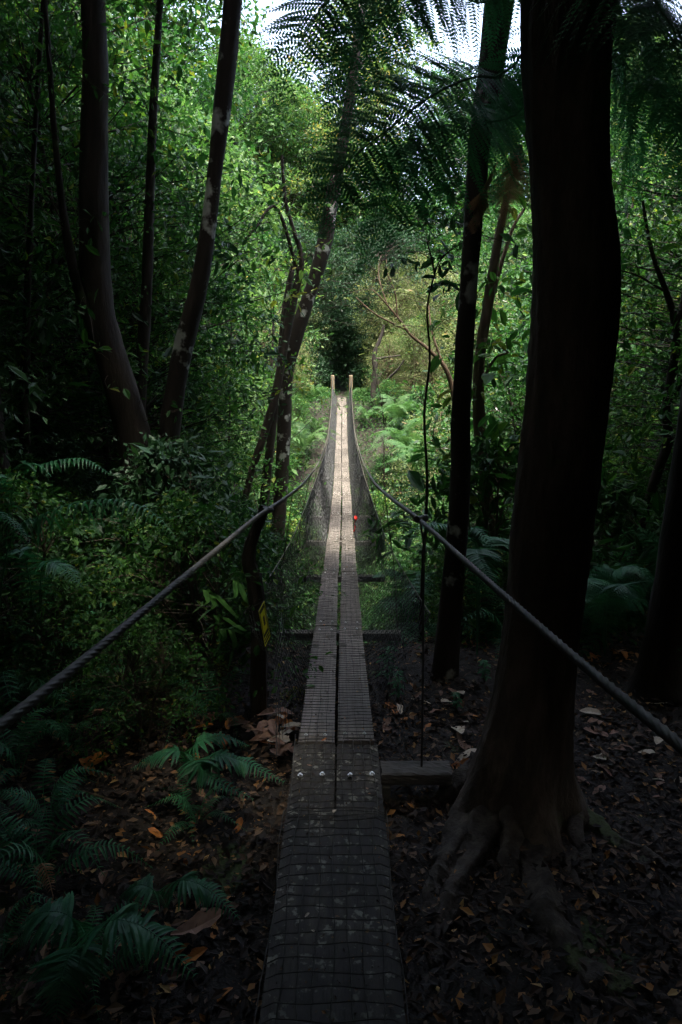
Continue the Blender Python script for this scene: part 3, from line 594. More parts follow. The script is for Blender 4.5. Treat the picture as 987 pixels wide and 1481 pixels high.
def root_arm(pix, r0, r1, lift=.03):
    px = pix[0][0]
    a = [PG(px, py) for px, py in pix]; a = [np.array([p[0], p[1], gz(p[0], p[1]) + lift * (1 - i / len(a))]) for i, p in enumerate(a)]
    a[0][2] += .14; s = spline(a, 60); rr = np.linspace(r0, r1, 60) * (1 + .12 * np.sin(np.linspace(0, 19, 60) + px) + .08 * np.sin(np.linspace(0, 47, 60))); s[:, :2] += .008 * np.sin(np.linspace(0, 25, 60))[:, None]; s[:, 2] -= rr * (.35 + .75 * np.linspace(0, 1, 60) ** 3); b = MB(); b.tube(s - ro1, rr, 18, True, lobes=4, lobe=.16, twist=2.5, bump=.04); b.obj('root', M['root_bark'], t1, smooth=True)
for pix, a_, b_ in (([(720, 1150), (668, 1210), (640, 1262), (622, 1300), (618, 1345)], .085, .022), ([(720, 1170), (690, 1230), (655, 1300), (635, 1350), (632, 1400)], .075, .02), ([(760, 1180), (770, 1240), (785, 1300), (800, 1345), (840, 1400), (930, 1440), (1000, 1455)], .08, .045),
                    ([(790, 1150), (815, 1200), (828, 1260), (835, 1310)], .055, .02), ([(800, 1140), (850, 1190), (910, 1230), (985, 1262), (1040, 1275)], .05, .018), ([(800, 1150), (840, 1230), (860, 1270)], .05, .018), ([(700, 1150), (640, 1160), (585, 1165)], .07, .04), ([(740, 1190), (735, 1260), (728, 1320)], .06, .02)): root_arm(pix, a_, b_)
T2pts = [(728, -40, 46), (716, 60, 40), (706, 130, 36), (695, 200, 32), (686, 300, 29), (679, 400, 25), (672, 500, 27), (667, 600, 28), (666, 700, 29), (661, 780, 31), (652, 880, 33), (645, 960, 38), (642, 1000, 46)]
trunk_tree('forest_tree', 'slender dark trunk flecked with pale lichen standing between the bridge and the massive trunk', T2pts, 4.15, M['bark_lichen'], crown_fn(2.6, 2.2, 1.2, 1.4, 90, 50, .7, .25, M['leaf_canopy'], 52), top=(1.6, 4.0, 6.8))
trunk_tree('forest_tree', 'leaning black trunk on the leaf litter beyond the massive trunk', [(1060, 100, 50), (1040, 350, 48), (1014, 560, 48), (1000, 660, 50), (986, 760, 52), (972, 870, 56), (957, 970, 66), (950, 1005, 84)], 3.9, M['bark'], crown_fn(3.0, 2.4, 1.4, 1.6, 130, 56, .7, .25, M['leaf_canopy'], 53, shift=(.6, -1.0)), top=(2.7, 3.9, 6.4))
trunk_tree('slender_tree', 'thin crooked tree with forked branches in the green scrub behind the leaning black trunk', [(930, 290, 4), (936, 330, 5), (945, 371, 6), (966, 428, 9), (976, 465, 11), (978, 503, 12), (964, 584, 12), (966, 640, 14), (945, 702, 14), (914, 834, 15)], 6.5, M['bark'],
           branches=[[(976, 470, 9, 6.5), (990, 430, 10, 6.6), (1000, 330, 9, 6.7)], [(966, 590, 7, 6.5), (985, 555, 6, 6.4), (1000, 520, 5, 6.3)], [(960, 420, 4, 6.5), (925, 400, 3, 6.3), (895, 390, 2, 6.2)]], tuft=(M['leaf_mid'], 30, .07))
trunk_tree('slender_tree', 'slim brownish trunk close behind the lichen flecked trunk', [(752, 210, 8), (740, 260, 9), (722, 340, 12), (706, 440, 15), (694, 520, 16), (693, 600, 18), (700, 680, 18), (710, 770, 20), (712, 820, 20)], 6.5, M['bark_brown'],
           branches=[[(700, 480, 8, 6.5), (720, 400, 7, 6.6), (742, 330, 5, 6.7), (760, 300, 4, 6.8)], [(694, 560, 6, 6.5), (715, 520, 4, 6.3), (735, 510, 3, 6.1)]], tuft=(M['leaf_mid'], 40, .10))
trunk_tree('forest_tree', 'dark curving trunk with white lichen patches left of the bridge deck', [(520, 40, 12), (505, 150, 15), (488, 250, 18), (476, 310, 21), (469, 355, 22), (450, 420, 19), (430, 480, 21), (415, 540, 20), (411, 620, 20), (407, 700, 20), (400, 800, 20), (396, 880, 20)], 9.5, M['bark_lichen'], crown_fn(1.5, 1.3, 1.0, .8, 100, 44, .45, .12, M['leaf_mid'], 54, shift=(-1.0, -1.2)), top=(.5, 9.6, 7.4))
trunk_tree('slender_tree', 'thin wavering brown stem beside the curving lichen trunk', [(408, 225, 4), (413, 290, 5), (424, 330, 6), (437, 378, 8), (425, 430, 12), (411, 500, 13), (401, 560, 12), (385, 620, 12), (362, 690, 10), (347, 760, 10), (327, 870, 10)], 9.0, M['bark'],
           branches=[[(432, 395, 6, 9), (400, 300, 5, 8.9), (370, 330, 4, 8.7), (355, 345, 3, 8.6)]], tuft=(M['leaf_bright'], 30, .07))
trunk_tree('slender_tree', 'straight dark stem leaning against the curving lichen trunk', [(425, 380, 7), (412, 450, 9), (404, 540, 10), (394, 620, 12), (383, 720, 14), (372, 860, 16)], 9.8, M['bark'])
trunk_tree('forest_tree', 'tall trunk blotched with white lichen rising through the left-hand foliage', [(341, -40, 27), (334, 30, 27), (328, 100, 27), (320, 170, 25), (312, 240, 21), (303, 320, 22), (287, 420, 26), (266, 500, 28), (250, 590, 30), (242, 690, 36)], 5.5, M['bark_lichen'], crown_fn(2.4, 2.0, 1.2, 1.4, 80, 50, .6, .2, M['leaf_canopy'], 55, shift=(-1.8, -.6)), top=(-.8, 5.5, 7.4), tuft=(M['leaf_bright'], 60, .06))
trunk_tree('forest_tree', 'thick shadowed trunk forking near its base among the left undergrowth', [(130, -60, 34), (138, 100, 36), (136, 250, 40), (138, 400, 44), (150, 480, 44), (175, 560, 46), (195, 640, 50), (206, 700, 60)], 5.4, M['bark'], crown_fn(3.0, 2.6, 1.3, 1.5, 130, 56, .7, .22, M['leaf_canopy'], 56, shift=(-1.0, -.8)), top=(-2.3, 5.6, 7.2),
           branches=[[(190, 620, 30, 5.4), (165, 540, 22, 5.35), (120, 440, 16, 5.3), (95, 330, 12, 5.2), (80, 200, 9, 5.1), (70, 60, 7, 5.0), (60, -60, 6, 5.0)]], tuft=(M['leaf_mid'], 90, .06))
trunk_tree('slender_tree', 'thin pale barked trunk between the two shadowed trunks', [(236, -60, 9), (228, 60, 10), (222, 160, 12), (218, 250, 13), (215, 340, 15), (212, 430, 16), (206, 520, 18), (201, 650, 22)], 5.9, M['bark'], tuft=(M['leaf_mid'], 40, .055))
trunk_tree('slender_tree', 'spindly mossy stem at the edge of the dark left thicket', [(66, -60, 5), (58, 80, 6), (50, 210, 7), (44, 330, 8), (40, 420, 10), (38, 500, 12), (35, 600, 15), (40, 700, 18)], 5.4, M['bark'], tuft=(M['leaf_mid'], 40, .055))
trunk_tree('slender_tree', 'stubby dark stem behind the arching fern', [(-14, 560, 26), (-4, 650, 28), (6, 720, 30), (14, 790, 34)], 4.6, M['bark'])
trunk_tree('small_tree', 'gnarled mossy tree on the far bank beside the bridge posts', [(556, 470, 4), (551, 488, 5), (542, 513, 7), (543, 537, 8), (540, 573, 9), (545, 598, 10), (553, 619, 11), (551, 645, 12)], 25.0, M['bark'],
           branches=[[(541, 585, 6, 25), (549, 566, 5, 25), (560, 550, 4, 24.8), (575, 535, 3, 24.5), (585, 520, 2, 24.4)], [(541, 520, 4, 25), (558, 517, 3, 25), (580, 514, 2, 25)], [(541, 590, 7, 25), (530, 610, 6, 25), (522, 640, 6, 25)]])
trunk_tree('small_tree', 'bare arching tree with twiggy limbs behind the lichen flecked trunk', [(538, 418, 2), (556, 436, 2.5), (580, 465, 3.2), (595, 485, 4), (625, 510, 5.5), (648, 540, 7), (660, 600, 9), (664, 720, 11)], 8.0, M['bark_brown'],
           branches=[[(590, 478, 3, 8), (565, 466, 2.5, 8), (540, 452, 2, 8), (515, 430, 1.5, 8)], [(640, 525, 4, 8), (625, 480, 3, 8.1), (620, 440, 2, 8.2)], [(575, 460, 2.5, 8), (572, 425, 2, 8), (560, 395, 1.5, 8)], [(560, 440, 2, 8), (548, 400, 1.5, 8.1), (552, 370, 1.2, 8.2)]], tuft=(M['leaf_olive'], 26, .05))
trunk_tree('sapling', 'spindly sapling rising beside the right-hand handrail cable', [(700, 335, 2), (668, 352, 1.6), (640, 372, 2), (628, 400, 2.4), (618, 450, 2.8), (622, 520, 3.2), (614, 600, 3.6), (618, 700, 4), (612, 820, 5)], 4.9, M['bark'],
           branches=[[(629, 398, 3, 4.9), (625, 375, 2.5, 4.9), (618, 350, 2, 4.9)], [(690, 338, 3, 4.9), (675, 290, 2.5, 4.9), (655, 265, 2, 4.9), (640, 240, 2, 4.9)]], tuft=(M['leaf_dark'], 22, .08))

def thin_stem(x, y, h, rad, lean, label, group, seed):
    r = np.random.default_rng(seed); z0 = gz(x, y); e = empty('sapling', (x, y, z0)); tag(e, label, 'tree', group)
    p = spline([(0, 0, -.2), (lean * .2 + r.normal() * .08, r.normal() * .1, h * .3), (lean * .55 + r.normal() * .14, r.normal() * .15, h * .65), (lean + r.normal() * .1, r.normal() * .2, h)], 26)
    b = MB(); b.tube(p, np.linspace(rad, rad * .35, 26), 8, True, bump=.07); b.obj('trunk', M['bark' if seed % 3 else 'bark_lichen'], e, smooth=True)
    lf = MB(); wd = MB(); k = r.integers(11, 26, 22); cen = p[k] + r.normal(size=(22, 3)) * np.array([.4, .4, .22]); wood(wd, p[np.maximum(k - 2, 0)], cen, rad * .28, .002, r, 4, 5); clumps(lf, cen, 16, .2, .5, .06, .5, r, fine=True); wd.obj('branch', M['bark'], e); lf.obj('foliage', M['leaf_mid'], e)
for k, (px, y, h) in enumerate([(60, 8.5, 6), (110, 10, 7), (180, 9, 6.5), (262, 8.6, 5), (300, 11, 7), (322, 13, 7), (345, 10.5, 5), (366, 14, 8), (385, 17, 8), (20, 9.5, 6), (232, 12, 8), (280, 15, 9)]):
    x = (px - 493.5) / FPX * y * 1.0; thin_stem(x, y, h, .022 + .016 * ((k * 7) % 5) / 4, .5 * math.sin(k * 2.1), 'thin dark sapling stem standing in the left thicket', 'thin stems in the left thicket', 400 + k)
for k, (px, y, h) in enumerate([(735, 10, 6), (590, 17, 6), (640, 13, 6), (905, 9, 6), (925, 12, 7), (760, 15, 8), (560, 21, 5)]):
    x = (px - 493.5) / FPX * y; thin_stem(x, y, h, .022 + .016 * ((k * 3) % 5) / 4, .5 * math.sin(k * 1.7), 'thin dark sapling stem standing in the right scrub', 'thin stems in the right scrub', 430 + k)
# ------------------------------------------------------------------ tree fern whose fronds hang over the view
tf = empty('tree_fern', (.90, 3.35, gz(.90, 3.35))); tag(tf, 'tree fern with broad feathery fronds hanging over the view from behind the massive trunk', 'tree fern')
to = np.array(tf.location); crown_p = np.array([1.12, 3.3, 3.55])
b = MB(); b.tube(spline([(0, 0, -.2), (.11, 0, 1.2), (.19, 0, 2.4), crown_p - to], 24), np.linspace(.09, .07, 24), 12, True, bump=.1); b.obj('trunk', M['bark'], tf)
def tfrond(pts, plen, npn, seed, matl='treefern', name='frond', droop=.8, start=True, pinnule=.032, upv=(0, 0, 1), rad=.0065, twice=True, sweep=.35, parent=None, org=None, pw=.14, stalk=.1):
    parent = tf if parent is None else parent; org = to if org is None else org
    path = [P(*p) - org for p in pts]; npn = int(npn * 1.75)
    if start: path = [crown_p - to] + path
    a = MB(); frond(a, a, path, plen, npn, twice, np.random.default_rng(seed), droop=droop, pinnule=pinnule, rad=rad, upv=upv, sweep=sweep, pw=pw, stalk=stalk)
    return a.obj(name, M[matl], parent)
for k_, (pts_, pl_, n_, dr_) in enumerate([
    ([(750, 88, 3.0), (680, 112, 2.75), (619, 142, 2.6), (565, 185, 2.45), (507, 231, 2.35), (476, 285, 2.3), (464, 345, 2.25)], .36, 32, .25),
    ([(770, 140, 3.2), (690, 182, 3.0), (615, 232, 2.85), (560, 305, 2.75), (520, 398, 2.7)], .36, 32, .35),
    ([(740, -40, 3.0), (600, -60, 2.7), (500, -20, 2.5), (440, 50, 2.4), (398, 160, 2.35)], .46, 34, .45),
    ([(720, 0, 3.2), (620, -20, 3.0), (545, 30, 2.9), (500, 120, 2.8), (480, 240, 2.75)], .36, 30, .45),
    ([(760, 100, 3.7), (735, 130, 3.8), (720, 200, 3.9), (712, 300, 3.9)], .30, 26, .4),
    ([(900, -30, 3.0), (950, 20, 2.8), (1000, 120, 2.6), (1040, 260, 2.5)], .46, 32, .8),
    ([(890, 20, 3.5), (940, 60, 3.7), (985, 160, 3.8), (1010, 300, 3.8)], .44, 32, .8),
    ([(870, -60, 2.6), (900, -60, 2.2), (960, 20, 1.95), (1030, 120, 1.8)], .40, 30, .8),
    ([(860, 40, 3.9), (890, 90, 4.2), (915, 190, 4.4), (925, 300, 4.5)], .40, 28, .8),
    ([(900, 80, 3.6), (950, 130, 3.6), (990, 220, 3.6), (1020, 330, 3.6)], .40, 28, .8),
    ([(820, -160, 2.6), (700, -260, 2.2), (560, -240, 1.9), (450, -140, 1.8)], .42, 30, .8)]):
    tfrond(pts_, pl_, n_, 1 + k_, droop=dr_, upv=(.15, -.85, .5))
tfrond([(720, 235, 3.7), (700, 275, 3.75), (690, 305, 3.8), (684, 340, 3.8)], .12, 20, 11, 'dead_frond', 'dead_frond', start=False, pinnule=.018, droop=.5, rad=.005)
tfrond([(745, 215, 4.0), (738, 260, 4.0), (730, 330, 4.0)], .16, 20, 12, 'dead_frond', 'dead_frond', start=False, pinnule=.02, droop=.6, rad=.005)

# ------------------------------------------------------------------ ferns placed one by one
def single_fern(name, label, fronds, base, matl='fern', twice=False, plen=.13, npn=24, pinnule=.03, droop=.4, cat='fern', seed=300, pw=.17, group=None, sweep=.3):
    e = empty(name, base); o = np.array(e.location)
    for k, f in enumerate(fronds):
        path = [o + np.array([0, 0, .02])] + [P(*q) for q in f]
        npn_ = npn if twice else int(npn * 1.4); a = MB(); frond(a, a, [p - o for p in path], plen * (1 if twice else .82), npn_, twice, np.random.default_rng(seed + k), droop=droop, pinnule=pinnule, rad=.0045, pw=pw, stalk=.15, sweep=sweep); a.obj('frond', M[matl], e)
    tag(e, label, cat, group); return e
def gbase(px, py): p = PG(px, py); return (p[0], p[1], gz(p[0], p[1]) - .01)
single_fern('ground_fern', 'teal green fern with long leaflets on the dark leaf litter beside the landing boards', [[(150, 1335, 1.90), (215, 1345, 1.9), (290, 1420, 1.85)], [(110, 1370, 1.95), (90, 1410, 1.85), (80, 1480, 1.8)], [(105, 1330, 2.1), (60, 1320, 2.1), (20, 1350, 2.1)]], gbase(120, 1400), plen=.17, seed=301)
single_fern('ground_fern', 'drooping blue green fern frond resting above a large brown fallen leaf', [[(255, 1275, 2.2), (300, 1285, 2.2), (352, 1335, 2.15)], [(225, 1290, 2.3), (200, 1280, 2.3), (170, 1300, 2.3)]], gbase(240, 1320), plen=.12, seed=305)
single_fern('ground_fern', 'bright green fern spreading towards the bridge edge near orange leaves', [[(300, 1095, 2.85), (350, 1100, 2.85), (418, 1135, 2.8)], [(285, 1100, 2.8), (300, 1120, 2.75), (375, 1160, 2.7)], [(265, 1090, 2.95), (230, 1090, 2.95), (185, 1115, 2.95)], [(280, 1080, 3.1), (320, 1065, 3.15), (365, 1080, 3.2)]], gbase(275, 1135), plen=.14, npn=26, seed=310)
single_fern('arching_fern', 'long arching fern frond with drooping leaflets over the dark left hollow', [[(10, 800, 3.0), (60, 745, 2.95), (150, 722, 2.9), (215, 738, 2.85), (262, 785, 2.8)], [(-20, 800, 3.0), (-30, 740, 2.9), (10, 750, 2.8), (50, 790, 2.7)]], gbase(-10, 1000), plen=.15, npn=28, droop=.9, seed=315, sweep=.15)
single_fern('arching_fern', 'dim fern frond with pale tips high among the left trunks', [[(20, 700, 3.6), (60, 672, 3.6), (120, 664, 3.6), (165, 690, 3.6)], [(0, 720, 3.7), (-20, 690, 3.7), (-40, 700, 3.7)]], gbase(0, 900), plen=.15, npn=24, droop=.6, seed=320)
single_fern('ground_fern', 'green fern fanning out behind the right-hand handrail cable', [[(690, 800, 4.6), (680, 775, 4.55), (690, 765, 4.5), (720, 800, 4.4)], [(690, 800, 4.7), (660, 765, 4.7), (620, 758, 4.6), (580, 775, 4.5)], [(700, 800, 4.7), (730, 780, 4.8), (760, 800, 4.8)], [(690, 810, 4.5), (690, 800, 4.3), (705, 830, 4.2), (710, 870, 4.15)]], gbase(690, 950), plen=.24, npn=26, seed=325, droop=.35)
single_fern('dark_fern', 'feathery dark fern below the pale leafy plant by the leaning trunk', [[(880, 850, 4.6), (890, 825, 4.6), (920, 820, 4.5), (950, 845, 4.4)], [(860, 840, 4.7), (830, 830, 4.7), (790, 850, 4.7)], [(880, 860, 4.4), (900, 845, 4.2), (920, 865, 4.1)], [(870, 850, 4.5), (855, 840, 4.3), (850, 870, 4.2)]], gbase(875, 950), 'fern', True, .24, 24, .035, .35, seed=330)
single_fern('ground_fern', 'small fern bunch in the deep left shade under the arching frond', [[(60, 830, 3.4), (90, 820, 3.3), (120, 850, 3.2)], [(40, 820, 3.4), (20, 800, 3.4), (-10, 830, 3.4)]], gbase(60, 990), plen=.16, seed=335)
single_fern('dead_fern', 'withered yellow fern frond on the dark litter', [[(60, 1250, 2.2), (70, 1270, 2.15), (78, 1300, 2.1)]], gbase(55, 1290), 'dead_frond', False, .05, 14, .02, .4, seed=340)
single_fern('strappy_plant_fern', 'feathery fern seen through the right side mesh below the deck', [[(590, 850, 5.6), (570, 825, 5.5), (540, 835, 5.3)], [(600, 850, 5.6), (610, 830, 5.6), (600, 860, 5.2), (590, 900, 5.1)], [(590, 870, 5.5), (560, 870, 5.3), (540, 900, 5.2)], [(600, 900, 5.4), (580, 920, 5.1), (560, 960, 5.0)]], (PY(590, 930, 5.4)[0], 5.4, gz(PY(590, 930, 5.4)[0], 5.4)), 'fern', True, .26, 22, .035, .35, seed=345).name = 'ground_fern'
# long strap leaves on the left bank
e = empty('grass_tuft', gbase(372, 930)); o_ = np.array(e.location); tag(e, 'tuft of long strap leaves arching out beside the yellow placard', 'grass tuft')
for k, (pts) in enumerate([[(330, 880, 3.6), (300, 874, 3.55), (278, 888, 3.5)], [(335, 885, 3.5), (310, 880, 3.4), (285, 900, 3.3)], [(340, 905, 3.4), (315, 902, 3.3), (295, 915, 3.2)], [(345, 915, 3.3), (325, 925, 3.2), (310, 950, 3.1)], [(350, 910, 3.3), (340, 935, 3.1), (330, 970, 3.0)], [(355, 868, 3.6), (340, 866, 3.55), (318, 868, 3.5)]]):
    c = spline([o_] + [P(*q) for q in pts], 14) - o_; b = MB(); wv = .012 * np.sin(np.linspace(.35, 1, 14) * math.pi) ** .6 + .001; t_ = np.gradient(c, axis=0); s_ = np.cross(t_, (0, 0, 1)); s_ /= np.linalg.norm(s_, axis=1)[:, None]
    i0 = np.arange(13) * 3; b.add(np.stack([c + s_ * wv[:, None] + (0, 0, .005), c, c - s_ * wv[:, None] + (0, 0, .005)], 1).reshape(-1, 3), np.concatenate([np.stack([i0, i0 + 1, i0 + 4, i0 + 3], -1), np.stack([i0 + 1, i0 + 2, i0 + 5, i0 + 4], -1)])); b.obj('blade', M['fern_pale'], e)

# ------------------------------------------------------------------ planting
def clear_of_bridge(x, y, rad, topz):
    """keep the walkway corridor and the view along it open"""
    if y > 28.5: return abs(x) > .9 + rad * .6 or y > 32
    dz = deck(max(y, 3.1))[1]
    if abs(x) < .75 + rad and topz > dz - .35: return False
    return True
def scatter(n, xr, yr, protos, sr, label, cat, group, seed, radf=1.1, hf=2.8, name=None, minz=None, vis=None, sep=.55):
    r = np.random.default_rng(seed); k = 0; tries = 0; pts = []
    while k < n and tries < n * 60:
        tries += 1; x = r.uniform(*xr); y = r.uniform(*yr); s = r.uniform(*sr); p = protos[r.integers(len(protos))]; z = gz(x, y)
        if abs(x) > .62 * y + 2.2: continue
        if not clear_of_bridge(x, y, radf * s, z + hf * s): continue
        if any((x - a) ** 2 + (y - b) ** 2 < (sep * s) ** 2 for a, b in pts): continue
        if vis and not vis(x, y, s): continue
        place(p, (x, y, z - .05), r.random() * 6.28, s, label, cat, group, name); pts.append((x, y)); k += 1
    return k
# far bank and hillside
scatter(26, (-9, 9), (27, 34), [SH['small2'], SH['olive'], SH['small2']], (.7, 1.15), '{} shrub on the far bank behind the bridge posts', 'shrub', '{} shrubs on the far bank', 61)
def tree_row(ys, step, half, kinds, s0, s1, label, group, seed, gaps=(), lowgap=.6):
    r = np.random.default_rng(seed); x = -half
    while x < half:
        y = ys + r.uniform(-1.6, 1.6); az = x / y; s = r.uniform(s0, s1)
        if any(abs(az - g) < wd for g, wd in gaps): s *= lowgap
        if abs(x) > 2.8 or y > 33.4: place(TR[kinds[r.integers(len(kinds))]], (x, y, gz(x, y) - .1), r.random() * 6.28, s, label, 'tree', group)
        x += step * r.uniform(.75, 1.25)
tree_row(30.5, 2.2, 13, ['olive', 'bright', 'olive'], .55, .75, 'small {} tree on the far bank just behind the bridge posts', '{} small trees on the far bank', 162, [(0, .06)], .7)
tree_row(35, 2.1, 17, ['bright', 'mid', 'bright'], 1.15, 1.5, '{} tree on the hillside beyond the far end of the bridge', '{} trees on the far hillside', 163, [(.105, .03)], .58)
tree_row(42, 2.2, 21, ['bright', 'mid'], 1.6, 1.95, 'tall {} tree at the back of the far hillside', '{} tall trees at the back', 164, [(.105, .03), (-.065, .012)], .5)
scatter(22, (-3, 12), (24, 31), [SH['olive'], SH['small2'], SH['small']], (.8, 1.3), '{} shrub on the slope right of the far posts', 'shrub', '{} shrubs right of the far posts', 63, vis=lambda x, y, s: x > 1.5)
scatter(20, (-10, -1.5), (22, 31), [SH['olive'], SH['small2'], SH['small2']], (.8, 1.3), '{} shrub on the slope left of the far posts', 'shrub', '{} shrubs left of the far posts', 64)
for k, (x, y, s) in enumerate([(1.9, 29.6, .75), (3.2, 30.6, .8), (2.6, 28.4, .6), (4.2, 28.6, .7), (-2.2, 29.4, .6), (-3.4, 28.6, .65)]):
    place(TR['olive'], (x, y, gz(x, y) - .2), k * 2.2, s, 'feathery olive tree on the bank beside the far posts', 'tree', 'olive trees beside the far posts')
for k, (x, y, s) in enumerate([(1.3, 25.2, .5), (1.9, 24.0, .55), (2.6, 25.4, .6), (1.5, 22.6, .5), (3.4, 24.2, .7), (-1.4, 25.0, .5), (-2.2, 24.2, .6), (-1.6, 22.8, .55), (.95, 26.4, .6), (-.95, 26.2, .6), (.9, 24.4, .6), (-.9, 24.0, .6), (1.0, 21.2, .8), (-1.1, 21.0, .8)]):
    place(FE['pale'], (x, y, gz(x, y) + .1), k * 1.7, s, 'bright fern on the slope below the far posts', 'fern', 'ferns below the far posts')
for k, (x, y, s, kd) in enumerate([(1.7, 24.6, .55, 'small'), (2.4, 23.2, .7, 'dark'), (3.2, 25.0, .8, 'olive'), (1.4, 21.6, .55, 'small'), (2.2, 21.2, .8, 'small2'), (-1.5, 24.0, .5, 'small'), (-2.0, 22.4, .7, 'small2'), (-2.6, 24.8, .8, 'dark'), (1.4, 26.2, .4, 'small'), (-1.5, 26.0, .4, 'small')]):
    place(SH[kd], (x, y, gz(x, y) - .05), k * 2.7, s, '{} bush on the slope just below the far posts', 'shrub', '{} bushes below the far posts')
# dark evergreen hollow behind the posts
for k, (x, y, s) in enumerate([(-1.45, 29.3, .9), (1.5, 29.5, .9), (-1.5, 30.8, 1.2), (1.5, 31.0, 1.2), (-1.3, 32.6, 1.5), (1.35, 32.8, 1.5), (-.9, 35.0, 1.7), (.8, 35.4, 1.7), (0, 37.0, 1.9)]):
    place(SH['dark'], (x, y, gz(x, y) - .1), k * 1.9, s, 'dark evergreen bush walling the shadowed path beyond the far posts', 'shrub', 'evergreen bushes round the far path', tilt=0)
for k, (x, y, s, dz) in enumerate([(-1.9, 29.7, 1.35, 0), (1.9, 30.0, 1.35, 0), (-1.7, 31.6, 1.45, 0), (1.75, 31.9, 1.45, 0), (-1.4, 33.8, 1.45, -.1), (1.4, 34.2, 1.45, -.1)]):
    place(TR['under_dark'], (x, y, gz(x, y) + dz), k * 2.4 + .4, s, 'dark evergreen tree arching over the far path entrance', 'tree', 'trees over the far path')
# ferns by the far posts
for k, (x, y, s) in enumerate([(-1.1, 27.4, .6), (1.05, 27.6, .6), (-1.7, 26.8, .7), (1.6, 26.9, .7), (-2.3, 27.8, .8), (2.2, 27.4, .75)]):
    place(FE['pale'], (x, y, gz(x, y)), k * 2.1, s, 'pale green fern at the foot of a far bridge post', 'fern', 'ferns by the far posts')
# gully shrubs both sides and under the bridge
scatter(60, (1.2, 12), (7.5, 24), [SH['small'], SH['dark'], SH['small2'], SH['broad']], (.9, 1.6), '{} shrub filling the gully right of the bridge', 'shrub', '{} gully shrubs right of the bridge', 65, 1.4)
scatter(56, (-12, -1.2), (8.5, 24), [SH['small'], SH['small2'], SH['dark']], (.9, 1.6), '{} shrub filling the gully left of the bridge', 'shrub', '{} gully shrubs left of the bridge', 66, 1.4)
scatter(30, (-2.2, 2.2), (6, 24), [SH['small'], SH['dark']], (.45, .9), 'low {} shrub in the gully beneath the bridge', 'shrub', '{} shrubs beneath the bridge', 67, 0.3, 3.4)
scatter(20, (-6, 7), (8, 24), [FE['pale'], FE['dark'], FE['dark']], (.9, 1.3), 'large {} fern on the gully slope', 'fern', '{} ferns in the gully', 68, 1.2, 1.8)
for k, (px, py, y, s) in enumerate([(610, 670, 12.5, .95), (585, 640, 16, .9), (575, 600, 21, 1.0), (440, 640, 18, .9)]):
    p = PY(px, py, y); place(FE['pale'], (p[0], p[1], p[2] - .2), k * 1.3, s, 'pale tree fern crown lit above the gully scrub', 'fern', 'lit fern crowns in the gully')
# mid trees framing both sides
scatter(12, (2.5, 13), (10, 26), [TR['mid'], TR['olive'], TR['under']], (.75, 1.1), '{} tree in the scrub right of the bridge', 'tree', '{} trees right of the bridge', 71, 1.6, 8, sep=1.6, vis=lambda x, y, s: x > .12 * y + 1.4)
scatter(13, (-13, -2.2), (10, 26), [TR['mid'], TR['bright'], TR['under']], (.8, 1.15), '{} tree in the scrub left of the bridge', 'tree', '{} trees left of the bridge', 72, 1.6, 8, sep=1.6, vis=lambda x, y, s: x < -.1 * y - 1.2)
for k, (x, y, s, kind) in enumerate([(-4.0, 10.2, 1.25, 'mid'), (-5.6, 11.4, 1.35, 'mid'), (-6.6, 13.4, 1.35, 'bright'), (-4.8, 14.2, 1.2, 'bright'), (-7.0, 9.6, 1.3, 'mid'), (-4.2, 17.5, 1.15, 'bright'), (-6.4, 18, 1.4, 'mid'), (-8.8, 13, 1.4, 'bright')]):
    place(TR[kind], (x, y, gz(x, y) - .1), k * 2.3, s, 'tall {} tree rising behind the left thicket', 'tree', '{} tall trees behind the left thicket')
for k, (x, y, s, kind) in enumerate([(3.9, 10.5, .95, 'mid'), (5.6, 10.2, 1.0, 'mid'), (6.6, 13, 1.1, 'bright'), (4.6, 14.5, 1.0, 'mid'), (3.6, 18.5, .8, 'olive'), (6.0, 18, 1.0, 'bright'), (8, 16, 1.1, 'mid')]):
    place(TR[kind], (x, y, gz(x, y) - .1), k * 2.9, s, 'tall {} tree rising behind the right trunks', 'tree', '{} tall trees behind the right trunks')
scatter(44, (-3.8, -.5), (3.0, 6.0), [FE['ground'], SH['near'], SH['near']], (.42, .9), 'low {} plant on the left bank below the handrail cable', 'plant', '{} plants on the left bank', 173, 0, 0, sep=.35)
scatter(10, (.9, 3.2), (4.7, 6.2), [FE['ground'], FE['dark']], (.5, .8), 'low {} fern at the edge of the leaf litter right of the bridge', 'fern', '{} ferns edging the right litter', 174, 0, 0, sep=.5)
scatter(16, (.7, 3.4), (4.6, 6.4), [SH['near'], SH['near'], SH['broad']], (.35, .6), 'low {} bush at the edge of the right litter', 'shrub', '{} bushes edging the right litter', 175, 0, 0, sep=.4)
for k, (x, y, s) in enumerate([(-5.4, 22, 1.85), (-7.6, 25, 1.95), (-9.5, 21, 1.9)]): place(TR['mid'], (x, y, gz(x, y) - .1), k * 2.1, s, 'towering mid green tree above the left thicket', 'tree', 'towering trees above the left thicket')
r = np.random.default_rng(91); spots = []
for k in range(13):
    for _ in range(40):
        x = r.uniform(-2.2, -.42); y = r.uniform(1.7, 3.7)
        if all((x - a) ** 2 + (y - b) ** 2 > .07 for a, b in spots) and abs(x) < .62 * y + .3: break
    spots.append((x, y)); place(FE['ground'], (x, y, gz(x, y)), r.random() * 6.28, r.uniform(.28, .55), 'small dark fern on the litter between the landing and the left thicket', 'fern', 'small ferns left of the landing')
